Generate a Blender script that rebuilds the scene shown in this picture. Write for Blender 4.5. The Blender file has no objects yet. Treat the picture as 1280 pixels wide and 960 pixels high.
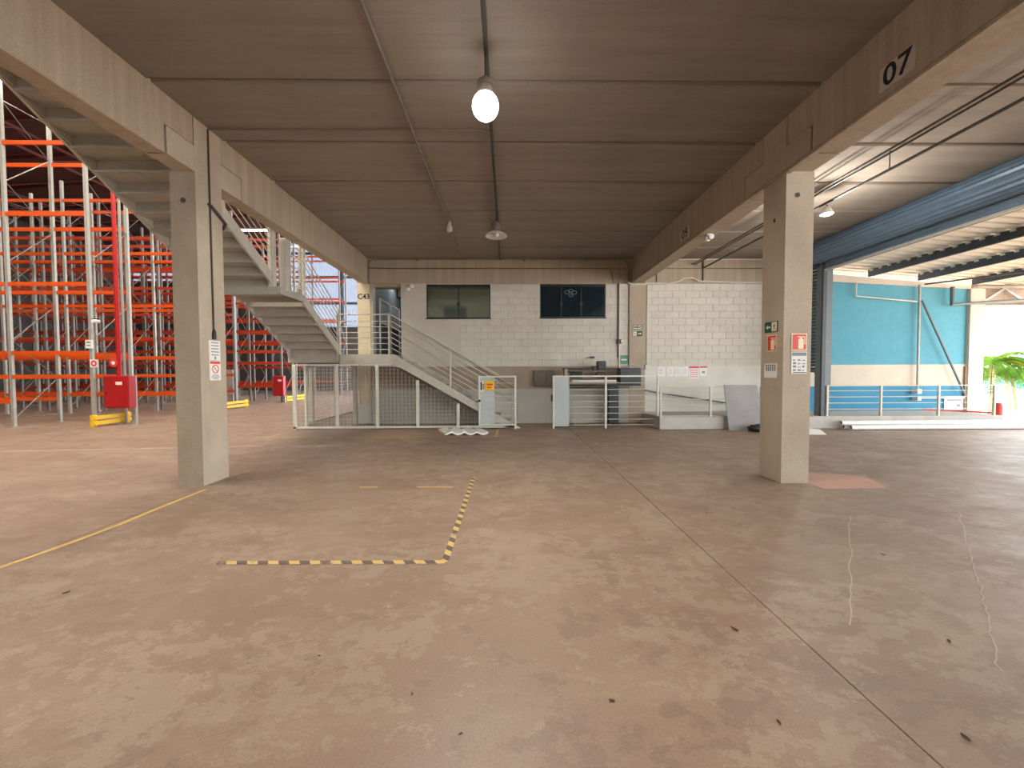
import bpy, bmesh, math, random
from mathutils import Vector, Matrix
random.seed(7)
S = bpy.context.scene
COL = S.collection

# ------------------------------------------------------------------ camera
F, HC = 481.0, 1.5
dyv = Vector(((634.3 - 640) / F, (480 - 465) / F, -1)).normalized()
upv = Vector((-.0038, 1, 0)); upv = (upv - dyv * upv.dot(dyv)).normalized()
dxv = dyv.cross(upv)
cd = bpy.data.cameras.new('camera'); cam = bpy.data.objects.new('camera', cd); COL.objects.link(cam)
cd.sensor_fit = 'HORIZONTAL'; cd.sensor_width = 36; cd.lens = F / 1280 * 36; cd.clip_start = .02; cd.clip_end = 400
cam.matrix_world = Matrix(((dxv.x, dxv.y, dxv.z, 0), (dyv.x, dyv.y, dyv.z, 0), (upv.x, upv.y, upv.z, HC), (0, 0, 0, 1)))
S.camera = cam

# ------------------------------------------------------------------ world, sun, exposure
wd = bpy.data.worlds.new('world'); S.world = wd; wd.use_nodes = True
bg = wd.node_tree.nodes['Background']
bg.inputs[0].default_value = (.86, .94, 1.0, 1); bg.inputs[1].default_value = 4.4
sun = bpy.data.lights.new('sun', 'SUN'); sun.energy = 30; sun.angle = .02; sun.color = (1, .93, .8)
suno = bpy.data.objects.new('sun', sun); COL.objects.link(suno)
suno.rotation_euler = (math.radians(14), math.radians(22), 0); suno.location = (20, 0, 30)
S.view_settings.view_transform = 'Standard'; S.view_settings.look = 'None'
S.view_settings.exposure = 0.95; S.view_settings.gamma = 1; S.view_settings.use_curve_mapping = False
LAMP_BAY, LAMP_SIDE, LAMP_HALL, LAMP_OFFICE = 80, 75, 75, 12

# ------------------------------------------------------------------ mesh helpers
class MB:
    def __init__(s): s.v = []; s.f = []
    def add(s, vs, fs):
        o = len(s.v); s.v += [tuple(v) for v in vs]; s.f += [tuple(i + o for i in f) for f in fs]; return s
    def box(s, x0, x1, y0, y1, z0, z1):
        return s.add([(x0, y0, z0), (x1, y0, z0), (x1, y1, z0), (x0, y1, z0), (x0, y0, z1), (x1, y0, z1), (x1, y1, z1), (x0, y1, z1)],
                     [(3, 2, 1, 0), (4, 5, 6, 7), (0, 1, 5, 4), (1, 2, 6, 5), (2, 3, 7, 6), (3, 0, 4, 7)])
    def obox(s, c, ax, ay, az):
        c, ax, ay, az = map(Vector, (c, ax, ay, az))
        vs = [c + ax * i + ay * j + az * k for k in (-1, 1) for (i, j) in ((-1, -1), (1, -1), (1, 1), (-1, 1))]
        return s.add(vs, [(3, 2, 1, 0), (4, 5, 6, 7), (0, 1, 5, 4), (1, 2, 6, 5), (2, 3, 7, 6), (3, 0, 4, 7)])
    def bar(s, p, q, w, h, up=(0, 0, 1)):
        p, q = Vector(p), Vector(q); d = (q - p); L = d.length; d = d.normalized(); u = Vector(up)
        if abs(d.dot(u)) > .99: u = Vector((0, 1, 0))
        a = d.cross(u).normalized(); b = a.cross(d)
        return s.obox((p + q) / 2, d * L / 2, a * w / 2, b * h / 2)
    def tube(s, pts, r, n=8, cap=True):
        pts = [Vector(p) for p in pts]; rings = []
        d0 = (pts[1] - pts[0]).normalized()
        u = Vector((0, 0, 1)) if abs(d0.z) < .9 else Vector((0, 1, 0))
        a = d0.cross(u).normalized()
        for i, p in enumerate(pts):
            if i == 0: d = d0
            elif i == len(pts) - 1: d = (pts[i] - pts[i - 1]).normalized()
            else: d = ((pts[i] - pts[i - 1]).normalized() + (pts[i + 1] - pts[i]).normalized()).normalized()
            a = (a - d * a.dot(d)).normalized(); b = d.cross(a)
            rings.append([p + (a * math.cos(2 * math.pi * k / n) + b * math.sin(2 * math.pi * k / n)) * r for k in range(n)])
        o = len(s.v)
        for R in rings: s.v += [tuple(v) for v in R]
        for i in range(len(rings) - 1):
            for k in range(n):
                k2 = (k + 1) % n; s.f.append((o + i * n + k, o + i * n + k2, o + (i + 1) * n + k2, o + (i + 1) * n + k))
        if cap:
            s.f.append(tuple(o + k for k in reversed(range(n)))); s.f.append(tuple(o + (len(rings) - 1) * n + k for k in range(n)))
        return s
    def prism(s, poly, axis, a, b):
        n = len(poly)
        def P(p, t): return (t, p[0], p[1]) if axis == 'x' else ((p[0], t, p[1]) if axis == 'y' else (p[0], p[1], t))
        return s.add([P(p, a) for p in poly] + [P(p, b) for p in poly],
                     [tuple(range(n)), tuple(range(2 * n - 1, n - 1, -1))] + [(i, i + n, (i + 1) % n + n, (i + 1) % n) for i in range(n)])
    def lathe(s, prof, c, n=20, axis='z'):
        c = Vector(c); o = len(s.v)
        for (r, h) in prof:
            for k in range(n):
                t = 2 * math.pi * k / n; x, y = r * math.cos(t), r * math.sin(t)
                s.v.append(tuple(c + Vector({'z': (x, y, h), 'y': (x, h, y), 'x': (h, x, y)}[axis])))
        for i in range(len(prof) - 1):
            for k in range(n):
                k2 = (k + 1) % n; s.f.append((o + i * n + k, o + i * n + k2, o + (i + 1) * n + k2, o + (i + 1) * n + k))
        return s

def world_loc(o):
    v = Vector((0, 0, 0))
    while o is not None: v += o.location; o = o.parent
    return v

def obj(name, mb, mat, parent=None, smooth=False, bevel=0.0, kind=None, local=False):
    me = bpy.data.meshes.new(name)
    off = world_loc(parent) if parent and not local else Vector((0, 0, 0))
    me.from_pydata([tuple(Vector(v) - off) for v in mb.v], [], mb.f)
    bm = bmesh.new(); bm.from_mesh(me); bmesh.ops.recalc_face_normals(bm, faces=bm.faces)
    if bevel: bmesh.ops.bevel(bm, geom=bm.edges[:], offset=bevel, segments=1, affect='EDGES', clamp_overlap=True)
    bm.to_mesh(me); bm.free()
    if smooth:
        me.shade_smooth()
    me.materials.append(mat)
    o = bpy.data.objects.new(name, me); COL.objects.link(o)
    if parent: o.parent = parent
    if kind: o['kind'] = kind
    return o

def tag(o, label, cat, group=None):
    o['label'] = label; o['category'] = cat
    if group: o['group'] = group
    return o

def thing(name, loc, label, cat, group=None):
    o = bpy.data.objects.new(name, None); COL.objects.link(o); o.location = loc; o.empty_display_size = .1
    return tag(o, label, cat, group)

def struct_root(name, loc=(0, 0, 0)):
    o = bpy.data.objects.new(name, None); COL.objects.link(o); o.location = loc; o['kind'] = 'structure'; o.empty_display_size = .1
    return o

def struct(name, mb, mat, parent=None, bevel=0.0):
    o = obj(name, mb, mat, parent, bevel=bevel)
    if not parent: o['kind'] = 'structure'
    return o

def copy_part(o, parent, loc, name=None):
    c = o.copy(); COL.objects.link(c); c.parent = parent; c.location = loc
    return c

def lettering(text, mat, parent, size, M, name='lettering', extrude=.001):
    cu = bpy.data.curves.new('lettering', 'FONT'); cu.body = text; cu.size = size; cu.align_x = 'CENTER'; cu.align_y = 'CENTER'; cu.extrude = extrude; cu.offset = .004
    cu.resolution_u = 3
    t = bpy.data.objects.new('tmp', cu); COL.objects.link(t)
    bpy.context.view_layer.update()
    me = bpy.data.meshes.new_from_object(t.evaluated_get(bpy.context.evaluated_depsgraph_get()))
    bpy.data.objects.remove(t)
    me.transform(M)
    if parent: me.transform(Matrix.Translation(-world_loc(parent)))
    me.materials.clear(); me.materials.append(mat)
    o = bpy.data.objects.new(name, me); COL.objects.link(o); o.parent = parent
    return o

# ------------------------------------------------------------------ material helpers
def new_mat(name):
    m = bpy.data.materials.new(name); m.use_nodes = True
    nt = m.node_tree; return m, nt, nt.nodes['Principled BSDF']

def N(nt, t, **kw):
    n = nt.nodes.new(t)
    for k, v in kw.items(): setattr(n, k, v)
    return n

def pos_noise(nt, scale, sx=1, sy=1, sz=1, detail=6, rough=.6, off=0):
    g = N(nt, 'ShaderNodeNewGeometry'); mp = N(nt, 'ShaderNodeMapping'); no = N(nt, 'ShaderNodeTexNoise')
    mp.inputs['Scale'].default_value = (sx, sy, sz); mp.inputs['Location'].default_value = (off, off * 1.7, off * .3)
    no.inputs['Scale'].default_value = scale; no.inputs['Detail'].default_value = detail; no.inputs['Roughness'].default_value = rough
    nt.links.new(g.outputs['Position'], mp.inputs['Vector']); nt.links.new(mp.outputs[0], no.inputs['Vector'])
    return no.outputs['Fac']

def ramp(nt, src, stops):
    r = N(nt, 'ShaderNodeValToRGB'); cr = r.color_ramp
    while len(cr.elements) < len(stops): cr.elements.new(.5)
    for e, (p, c) in zip(cr.elements, stops):
        e.position = p; e.color = (*c, 1) if len(c) == 3 else c
    nt.links.new(src, r.inputs[0]); return r.outputs[0]

def mix(nt, fac, a, b, mode='MIX'):
    m = N(nt, 'ShaderNodeMix', data_type='RGBA', blend_type=mode)
    if isinstance(fac, (int, float)): m.inputs[0].default_value = fac
    else: nt.links.new(fac, m.inputs[0])
    for s, i in ((a, 6), (b, 7)):
        if isinstance(s, tuple): m.inputs[i].default_value = (*s, 1)
        else: nt.links.new(s, m.inputs[i])
    return m.outputs[2]

def math_n(nt, op, a, b=None):
    m = N(nt, 'ShaderNodeMath', operation=op)
    for s, i in ((a, 0), (b, 1)):
        if s is None: continue
        if isinstance(s, (int, float)): m.inputs[i].default_value = s
        else: nt.links.new(s, m.inputs[i])
    return m.outputs[0]

def bump(nt, b, h, strength=.3, dist=.01):
    n = N(nt, 'ShaderNodeBump'); n.inputs['Strength'].default_value = strength; n.inputs['Distance'].default_value = dist
    nt.links.new(h, n.inputs['Height']); nt.links.new(n.outputs[0], b.inputs['Normal'])

def concrete(name, c0, c1, streak=(1, 1, 1), sscale=4, amount=.6, rough=.85, per_piece=.0, dark=(.2, .16, .12), stain=.0):
    m, nt, b = new_mat(name)
    a = pos_noise(nt, sscale, *streak); base = ramp(nt, a, [(.3, c0), (.7, c1)])
    big = pos_noise(nt, .7, detail=4, off=3); base = mix(nt, math_n(nt, 'MULTIPLY', ramp(nt, big, [(.4, (0, 0, 0)), (.65, (1, 1, 1))]), .35 * amount), base, tuple(x * .72 for x in c0))
    if stain:
        st = pos_noise(nt, sscale * 2.3, *streak, off=9); base = mix(nt, math_n(nt, 'MULTIPLY', ramp(nt, st, [(.55, (0, 0, 0)), (.72, (1, 1, 1))]), stain), base, dark)
    fine = pos_noise(nt, 60, detail=3, off=1); base = mix(nt, .25, base, ramp(nt, fine, [(.35, tuple(x * .75 for x in c0)), (.65, c1)]))
    if per_piece:
        oi = N(nt, 'ShaderNodeObjectInfo'); k = math_n(nt, 'ADD', math_n(nt, 'MULTIPLY', oi.outputs['Random'], per_piece), 1 - per_piece / 2)
        cmb = N(nt, 'ShaderNodeCombineColor'); [nt.links.new(k, cmb.inputs[i]) for i in range(3)]
        base = mix(nt, 1.0, base, cmb.outputs[0], 'MULTIPLY')
    nt.links.new(base, b.inputs['Base Color']); b.inputs['Roughness'].default_value = rough
    bump(nt, b, fine, .25, .004)
    return m

def paint(name, c, rough=.5, metal=0.0, var=.15, scale=6, chips=None):
    m, nt, b = new_mat(name)
    n = pos_noise(nt, scale, detail=5); base = ramp(nt, n, [(.3, tuple(max(0, x * (1 - var)) for x in c)), (.7, tuple(min(1, x * (1 + var)) for x in c))])
    if chips:
        n2 = pos_noise(nt, scale * 2.5, detail=8, rough=.7, off=5); base = mix(nt, ramp(nt, n2, [(.60, (0, 0, 0)), (.66, (1, 1, 1))]), base, chips)
    nt.links.new(base, b.inputs['Base Color']); b.inputs['Roughness'].default_value = rough; b.inputs['Metallic'].default_value = metal
    return m

def emit(name, c, s):
    m, nt, b = new_mat(name); b.inputs['Base Color'].default_value = (*c, 1)
    b.inputs['Emission Color'].default_value = (*c, 1); b.inputs['Emission Strength'].default_value = s; return m

def translucent(name, c, t=.6):
    m, nt, b = new_mat(name); out = nt.nodes['Material Output']
    n = pos_noise(nt, 2, detail=4); colr = ramp(nt, n, [(.3, tuple(x * .88 for x in c)), (.7, c)])
    d = N(nt, 'ShaderNodeBsdfDiffuse'); tr = N(nt, 'ShaderNodeBsdfTranslucent'); mx = N(nt, 'ShaderNodeMixShader'); mx.inputs[0].default_value = t
    nt.links.new(colr, d.inputs[0]); nt.links.new(colr, tr.inputs[0])
    nt.links.new(d.outputs[0], mx.inputs[1]); nt.links.new(tr.outputs[0], mx.inputs[2]); nt.links.new(mx.outputs[0], out.inputs[0])
    return m

def glass(name, tint, refl=.12):
    m, nt, b = new_mat(name); out = nt.nodes['Material Output']
    t = N(nt, 'ShaderNodeBsdfTransparent'); t.inputs[0].default_value = (*tint, 1)
    g = N(nt, 'ShaderNodeBsdfGlossy'); g.inputs['Roughness'].default_value = .02
    fr = N(nt, 'ShaderNodeFresnel'); fr.inputs[0].default_value = 1.5
    mx = N(nt, 'ShaderNodeMixShader'); f = math_n(nt, 'ADD', fr.outputs[0], refl - .04)
    nt.links.new(f, mx.inputs[0]); nt.links.new(t.outputs[0], mx.inputs[1]); nt.links.new(g.outputs[0], mx.inputs[2]); nt.links.new(mx.outputs[0], out.inputs[0])
    return m

def floor_mat():
    m, nt, b = new_mat('worn_red_concrete')
    def msk(src, lo, hi, k): return math_n(nt, 'MULTIPLY', ramp(nt, src, [(lo, (0, 0, 0)), (hi, (1, 1, 1))]), k)
    n1 = pos_noise(nt, .6, detail=8, rough=.62)
    base = ramp(nt, n1, [(.34, (.235, .152, .108)), (.5, (.300, .203, .145)), (.66, (.36, .255, .185))])
    # broad reddish and greyish zones
    z1 = pos_noise(nt, .45, detail=4, off=12); base = mix(nt, msk(z1, .5, .66, .45), base, (.30, .165, .12))
    # flaked coating: crisp pale flakes and darker remnants inside worn zones
    def flakes(zs, zo, fs, fo, lo, wid):
        z = pos_noise(nt, zs, .8, 1.1, 1, detail=3, off=zo); f = pos_noise(nt, fs, .8, 1.15, 1, detail=14, rough=.72, off=fo)
        return msk(math_n(nt, 'ADD', math_n(nt, 'MULTIPLY', z, .40), math_n(nt, 'MULTIPLY', f, .60)), lo, lo + wid, 1)
    n2 = pos_noise(nt, 3.6, .8, 1.15, 1, detail=6, off=4)
    base = mix(nt, math_n(nt, 'MULTIPLY', flakes(1.1, 52, 7.0, 4, .510, .016), .85), base, (.405, .312, .238))
    base = mix(nt, math_n(nt, 'MULTIPLY', flakes(1.5, 72, 6.5, 21, .535, .016), .8), base, (.200, .134, .096))
    base = mix(nt, math_n(nt, 'MULTIPLY', flakes(1.1, 92, 9.0, 33, .545, .016), .6), base, (.255, .150, .112))
    n4 = pos_noise(nt, 11, detail=8, rough=.75, off=31)
    base = mix(nt, msk(n4, .63, .70, .45), base, (.44, .35, .28)); base = mix(nt, msk(n4, .37, .30, .35), base, (.16, .105, .08))
    sw = pos_noise(nt, 4, 1, .22, 1, detail=7, off=41); base = mix(nt, msk(sw, .5, .7, .3), base, (.19, .12, .09))
    sw2 = pos_noise(nt, 5, .2, 1, 1, detail=7, off=45); base = mix(nt, msk(sw2, .55, .7, .25), base, (.42, .32, .24))
    n5 = pos_noise(nt, 90, detail=2, off=7); base = mix(nt, .28, base, ramp(nt, n5, [(.3, (.20, .135, .10)), (.7, (.38, .28, .21))]))
    nt.links.new(base, b.inputs['Base Color'])
    r = ramp(nt, n2, [(.3, (.38, .38, .38)), (.7, (.60, .60, .60))]); nt.links.new(r, b.inputs['Roughness'])
    bump(nt, b, n4, .12, .004)
    return m

M_floor = floor_mat()
M_slab = concrete('slab_concrete', (.255, .215, .178), (.345, .298, .252), (.30, 4, 1), 1.5, .8, per_piece=.14, stain=.40, dark=(.15, .122, .10))
M_beam = concrete('beam_concrete', (.37, .30, .225), (.50, .42, .325), (5, 5, .16), 2.2, .6, stain=.45, dark=(.29, .23, .17))
M_col = concrete('column_concrete', (.40, .33, .25), (.52, .445, .35), (1, 1, .6), 2, .8, stain=.25, dark=(.30, .25, .19))
M_colpale = concrete('painted_column', (.66, .56, .38), (.76, .66, .47), (1, 1, 1), 3, .5)
M_block = concrete('painted_block', (.60, .57, .50), (.70, .67, .595), (1, 1, 1), 3, .5, per_piece=.07)
M_mortar = concrete('mortar', (.42, .39, .335), (.50, .465, .40), (1, 1, 1), 3, .5)
M_plaster = concrete('painted_plaster', (.56, .52, .45), (.65, .61, .535), (1, 1, 1), 1.5, .7)
M_brownband = concrete('brown_band', (.34, .265, .205), (.42, .34, .265), (1, 1, 1), 1.5, .6)
M_greyband = concrete('grey_band', (.44, .43, .385), (.53, .52, .47), (1, 1, .7), 1.6, .8, stain=.2, dark=(.35, .33, .28))
M_palewall = concrete('pale_wall', (.64, .63, .57), (.75, .74, .68), (1, 1, .6), 1.6, .8, stain=.2, dark=(.45, .42, .35))
M_dark = concrete('dark_inside', (.05, .04, .035), (.08, .065, .055), (1, 1, 1), 2, .5)
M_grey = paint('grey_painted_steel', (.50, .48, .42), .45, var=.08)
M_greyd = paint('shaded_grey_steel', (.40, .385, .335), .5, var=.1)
M_rail = paint('pale_rail_steel', (.58, .55, .47), .4, var=.08)
M_fence = paint('white_grey_fence', (.68, .68, .60), .45, var=.08)
M_wire = paint('galvanised_wire', (.62, .60, .55), .4, metal=.3, var=.08)
M_sheet = paint('blue_grey_sheet', (.47, .53, .53), .4, var=.06, scale=2)
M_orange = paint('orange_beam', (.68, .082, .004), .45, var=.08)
M_orange2 = paint('dimmed_orange_beam', (.50, .050, .010), .5, var=.1)  # orange copy darkened to paint in the dimness of rows behind
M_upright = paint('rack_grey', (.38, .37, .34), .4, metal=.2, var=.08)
M_upright2 = paint('rack_grey_dimmed', (.20, .185, .175), .5, metal=.2, var=.1)  # grey copy with the dimness of rows behind put into the colour
M_brace = paint('brace_grey', (.22, .21, .20), .5, metal=.3, var=.1)
M_red = paint('red_paint', (.40, .008, .010), .35, var=.08)
M_yellow = paint('yellow_guard', (.86, .52, .01), .45, var=.08, chips=(.4, .26, .05))
M_yline = paint('worn_yellow_paint', (.62, .42, .12), .6, var=.12, scale=5, chips=(.33, .23, .16))
M_black = paint('black_plastic', (.018, .019, .022), .4, var=.2)
M_cable = paint('dark_conduit', (.05, .045, .04), .5, var=.2)
M_galv = paint('galvanised_conduit', (.20, .17, .14), .6, metal=.0, var=.15)
M_pvc = paint('white_pvc', (.75, .76, .74), .3, var=.05)
M_pvcw = paint('white_conduit', (.66, .62, .54), .4, var=.05)
M_paper = paint('white_paper', (.78, .78, .76), .6, var=.03)
M_ink = paint('grey_ink', (.22, .23, .26), .6, var=.05)
M_inkred = paint('red_ink', (.72, .06, .05), .6, var=.05)
M_green = paint('sign_green', (.005, .075, .055), .5, var=.05)
M_cream = paint('sign_cream', (.80, .72, .52), .5, var=.03)
M_signred = paint('sign_red', (.70, .055, .045), .5, var=.03)
M_plate = paint('number_plate', (.55, .50, .45), .6, var=.1)
M_navy = paint('navy_paint', (.012, .012, .03), .5, var=.1)
M_foam = paint('white_foam', (.92, .92, .91), .7, var=.03)
M_board = concrete('grey_board', (.26, .255, .26), (.36, .35, .355), (1, 1, 1), 1.6, .8, stain=.2, dark=(.2, .19, .19))
M_shutter = paint('slate_blue_steel', (.10, .155, .225), .42, metal=.15, var=.12)
M_shutterd = paint('dark_slate_steel', (.055, .066, .085), .5, var=.1)
M_post = paint('slate_post', (.13, .16, .17), .5, var=.1)
M_purlin = paint('dark_purlin', (.055, .062, .08), .5, var=.1)
M_canopy = paint('cream_canopy_sheet', (.80, .76, .66), .5, var=.05)
M_clad = translucent('milky_cladding', (.15, .16, .19), .6)
M_blue = concrete('blue_render', (.085, .31, .41), (.105, .36, .47), (1, 1, 1), 5, .35)
M_blued = concrete('deep_blue_render', (.045, .235, .40), (.055, .285, .46), (1, 1, 1), 5, .35)
M_beige = concrete('beige_band', (.58, .52, .43), (.66, .60, .50), (1, 1, 1), 2, .4)
M_kerb = concrete('kerb_concrete', (.42, .40, .37), (.55, .53, .49), (1, 1, 1), 4, .8)
M_glass = glass('clear_glass', (.62, .66, .64), .10)
M_glassd = glass('dark_tinted_glass', (.30, .36, .42), .08)
_nt = M_glassd.node_tree; _o = _nt.nodes['Material Output']; _l = _o.inputs[0].links[0].from_socket
_d = _nt.nodes.new('ShaderNodeBsdfDiffuse'); _d.inputs[0].default_value = (.022, .042, .062, 1); _m = _nt.nodes.new('ShaderNodeMixShader'); _m.inputs[0].default_value = .45
_nt.links.new(_l, _m.inputs[1]); _nt.links.new(_d.outputs[0], _m.inputs[2]); _nt.links.new(_m.outputs[0], _o.inputs[0])
M_alu = paint('black_aluminium', (.02, .02, .022), .35, var=.1)
M_office = paint('office_paint', (.62, .60, .50), .7, var=.05)
M_officed = paint('office_dark', (.16, .19, .22), .7, var=.05)
M_roofred = paint('red_brown_roof', (.10, .042, .034), .6, var=.2)
M_purlinred = paint('red_oxide_steel', (.14, .03, .026), .5, var=.15)
M_hallwall = paint('hall_wall', (.075, .062, .056), .7, var=.2)
M_ground = concrete('yard_concrete', (.55, .53, .50), (.68, .66, .62), (1, 1, 1), 2, .6)
M_leaf = translucent('palm_leaf', (.055, .12, .018), .4)
M_leafy = translucent('yellow_palm_leaf', (.20, .24, .015), .4)
M_stem = paint('palm_stem', (.55, .52, .33), .6, var=.2)
M_dry = paint('dry_leaf', (.07, .045, .03), .8, var=.3)
M_lampw = paint('lamp_white', (.75, .74, .70), .4, var=.03)
M_lampon = emit('lamp_lit', (1, .97, .92), 11)
M_tube = emit('tube_lit', (1, .97, .92), 14)

def stripes(name, vec):
    m, nt, b = new_mat(name)
    g = N(nt, 'ShaderNodeNewGeometry'); d = N(nt, 'ShaderNodeVectorMath', operation='DOT_PRODUCT'); d.inputs[1].default_value = vec
    nt.links.new(g.outputs['Position'], d.inputs[0]); fr = math_n(nt, 'FRACT', d.outputs['Value'])
    st = math_n(nt, 'GREATER_THAN', fr, .5)
    c = mix(nt, st, (.12, .088, .07), (.60, .43, .15))
    n = pos_noise(nt, 9, detail=8, rough=.7, off=2); c = mix(nt, ramp(nt, n, [(.56, (0, 0, 0)), (.66, (1, 1, 1))]), c, (.30, .21, .155))
    nt.links.new(c, b.inputs['Base Color']); b.inputs['Roughness'].default_value = .6
    return m
M_tapex = stripes('hazard_stripes_across', (6.1, 4.0, 0)); M_tapey = stripes('hazard_stripes_along', (5.0, 6.1, 0))

# ================================================================== STRUCTURE
# ---- floor: slabs with saw-cut joints
fl = struct_root('floor')
obj('floor_base', MB().box(-32, 8.3, -12, 33.5, -.3, -.03), M_dark, fl)
xs = [-32, -20.7, -15.1, -9.53, -3.95, 1.64, 7.2, 8.30]
for a, b_ in zip(xs[:-1], xs[1:]):
    for (ya, yb) in ((-12, 13.6), (13.6, 33.5)):
        if a > -4 and yb > 20: continue
        obj('floor_slab', MB().box(a + .004, b_ - .004, ya + .004, yb - .004, -.2, 0), M_floor, fl)
obj('yard_slab', MB().box(8.30, 45, -12, 40, -.2, -.002), M_floor, fl)
def ribbon(pts, w, z=.0015):
    mb = MB(); P = [Vector((p[0], p[1], 0)) for p in pts]; vs = []
    for i, p in enumerate(P):
        d = (P[min(i + 1, len(P) - 1)] - P[max(i - 1, 0)]).normalized(); n = Vector((-d.y, d.x, 0)) * w / 2
        vs += [(p + n).to_tuple(), (p - n).to_tuple()]
    vs = [(v[0], v[1], z) for v in vs]
    mb.add(vs, [(2 * i, 2 * i + 1, 2 * i + 3, 2 * i + 2) for i in range(len(P) - 1)])
    return mb
def wiggle(a, b, n, amp):
    out = []
    for i in range(n + 1):
        t = i / n; out.append((a[0] + (b[0] - a[0]) * t + random.uniform(-amp, amp), a[1] + (b[1] - a[1]) * t + random.uniform(-amp, amp)))
    return out
M_crack = paint('pale_crack_filler', (.44, .35, .28), .7, var=.1)
M_patch = paint('pink_patch', (.46, .27, .21), .6, var=.12, scale=3)
for (a, b_) in (((3.54, 3.9), (2.02, 2.2)), ((4.8, 4.0), (3.4, 2.7)), ((3.4, 2.7), (2.46, 1.85)), ((4.9, 5.2), (4.75, 4.0))):
    obj('crack', ribbon(wiggle(a, b_, 22, .012), .007), M_crack, fl)
obj('patch', MB().prism([(4.02, 5.60), (4.48, 5.62), (5.08, 5.36), (4.86, 4.82), (4.02, 4.80)], 'z', -.01, .002), M_patch, fl)

# ---- ceilings: precast planks with open joints
JY = [-11.8 + 1.163 * k for k in range(0, 20)]
off = 4.49 - min(JY, key=lambda v: abs(v - 4.49)); JY = [y + off for y in JY] + [11.34]
JY = sorted(y for y in JY if y < 11.2) + [11.34]
ce = struct_root('ceiling')
obj('topping', MB().box(-4.30, 8.5, -12, 11.9, 4.97, 5.2), M_dark, ce)
for (xa, xb) in ((-4.03, 3.64), (4.0, 8.45)):
    for i in range(len(JY) - 1):
        dz = random.uniform(-.006, .006); g = .016 if i % 3 else .03
        mb = MB().prism([(JY[i] + g, 4.98), (JY[i] + g, 4.83 + dz), (JY[i] + g + .02, 4.80 + dz), (JY[i + 1] - g - .02, 4.80 + dz), (JY[i + 1] - g, 4.83 + dz), (JY[i + 1] - g, 4.98)], 'x', xa, xb)
        obj('ceiling_slab', mb, M_slab, ce)

# ---- beams and columns
def beam_seg(x0, x1, ya, yb, nota, notb, ch):
    """a beam along y with dapped ends; ch = side of the chamfer"""
    prof = []
    z0, z1, zn, d = 4.1, 5.0, 4.44, .42
    poly = [(ya, zn if nota else z0), (ya, z1), (yb, z1), (yb, zn if notb else z0)]
    if notb: poly += [(yb - d, zn), (yb - d, z0)]
    if nota: poly += [(ya + d, z0), (ya + d, zn)]
    return MB().prism(poly, 'x', x0, x1)
for (x0, x1, cx0, cx1, ys) in ((-4.28, -4.03, -4.36, -4.03, (5.105, 5.566)), (3.64, 4.0, 3.65, 4.02, (5.06, 5.504))):
    ya, yb = ys; pitch = 6.2
    g = .008
    segs = [(ya - pitch * 2, ya - pitch - g, 0, 1), (yb - pitch + g, ya - g, 1, 1), (yb + g, 11.3, 1, 0), ]
    for s in segs:
        b_ = struct('concrete_beam', beam_seg(x0, x1, *s, 0), M_beam, bevel=.012)
    for k in (-1, 0):
        c0, c1 = ya + pitch * k, yb + pitch * k
        mb = MB().box(cx0, cx1, c0, c1, 0, 4.1)
        mb.box(x0, x1 if x1 > 0 else cx1, c0 + .0, c1, 4.1, 4.98)
        mb.box(x0 + .002, x1 - .002, c0 - .405, c0 + .01, 4.105, 4.43)
        mb.box(x0 + .002, x1 - .002, c1 - .01, c1 + .405, 4.105, 4.43)
        struct('concrete_column', mb, M_col)
    if x0 > 0:                                                   # chamfered drip strip along the lower edge
        struct('concrete_beam', MB().prism([(x0 - .025, 4.072), (x0 - .025, 4.10), (x0, 4.135), (x0 + .05, 4.072)], 'y', -7, 11.29), M_beam)
# round sleeves through the two columns
for (x, y, z, nm) in ((-4.19, 5.105, 3.74, 'a'), (3.80, 5.06, 3.80, 'b')):
    o = obj('sleeve', MB().lathe([(.028, 0), (.042, -.004), (.042, .0)], (x, y - .001, z), 14, 'y'), M_col); tag(o, 'round pale pipe sleeve high in the front face of the ' + ('column beside the stairs' if nm == 'a' else 'column with the fire signs'), 'pipe sleeve', 'pipe sleeves in columns')
    obj('hole', MB().lathe([(.0, -.006), (.03, -.006), (.03, 0)], (x, y - .001, z), 14, 'y'), M_black, o)
# back beams
for (xa, xb) in ((-4.03, 3.64), (4.0, 8.45)):
    struct('concrete_beam', MB().box(xa, xb, 11.30, 11.66, 4.52, 4.99), M_beam, bevel=.006)
struct('concrete_beam', MB().box(-4.4, 8.5, 11.40, 11.72, 4.0, 5.1), M_beam)  # unseen backing added to block sky light leaking past the beams
for (xa, xb) in ((-4.03, 3.64), (4.0, 8.45)):
    struct('concrete_beam', MB().box(xa, xb, 11.29, 11.66, 4.08, 4.505), M_beam, bevel=.006)
struct('concrete_column', MB().box(-4.36, -3.98, 11.31, 11.75, .55, 4.1), M_colpale, bevel=.01)
struct('concrete_column', MB().box(-4.37, -3.97, 11.30, 11.75, 0, .55), M_palewall, bevel=.01)
struct('concrete_column', MB().box(3.56, 4.04, 11.24, 11.7, 0, 4.09), M_col, bevel=.01)

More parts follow.
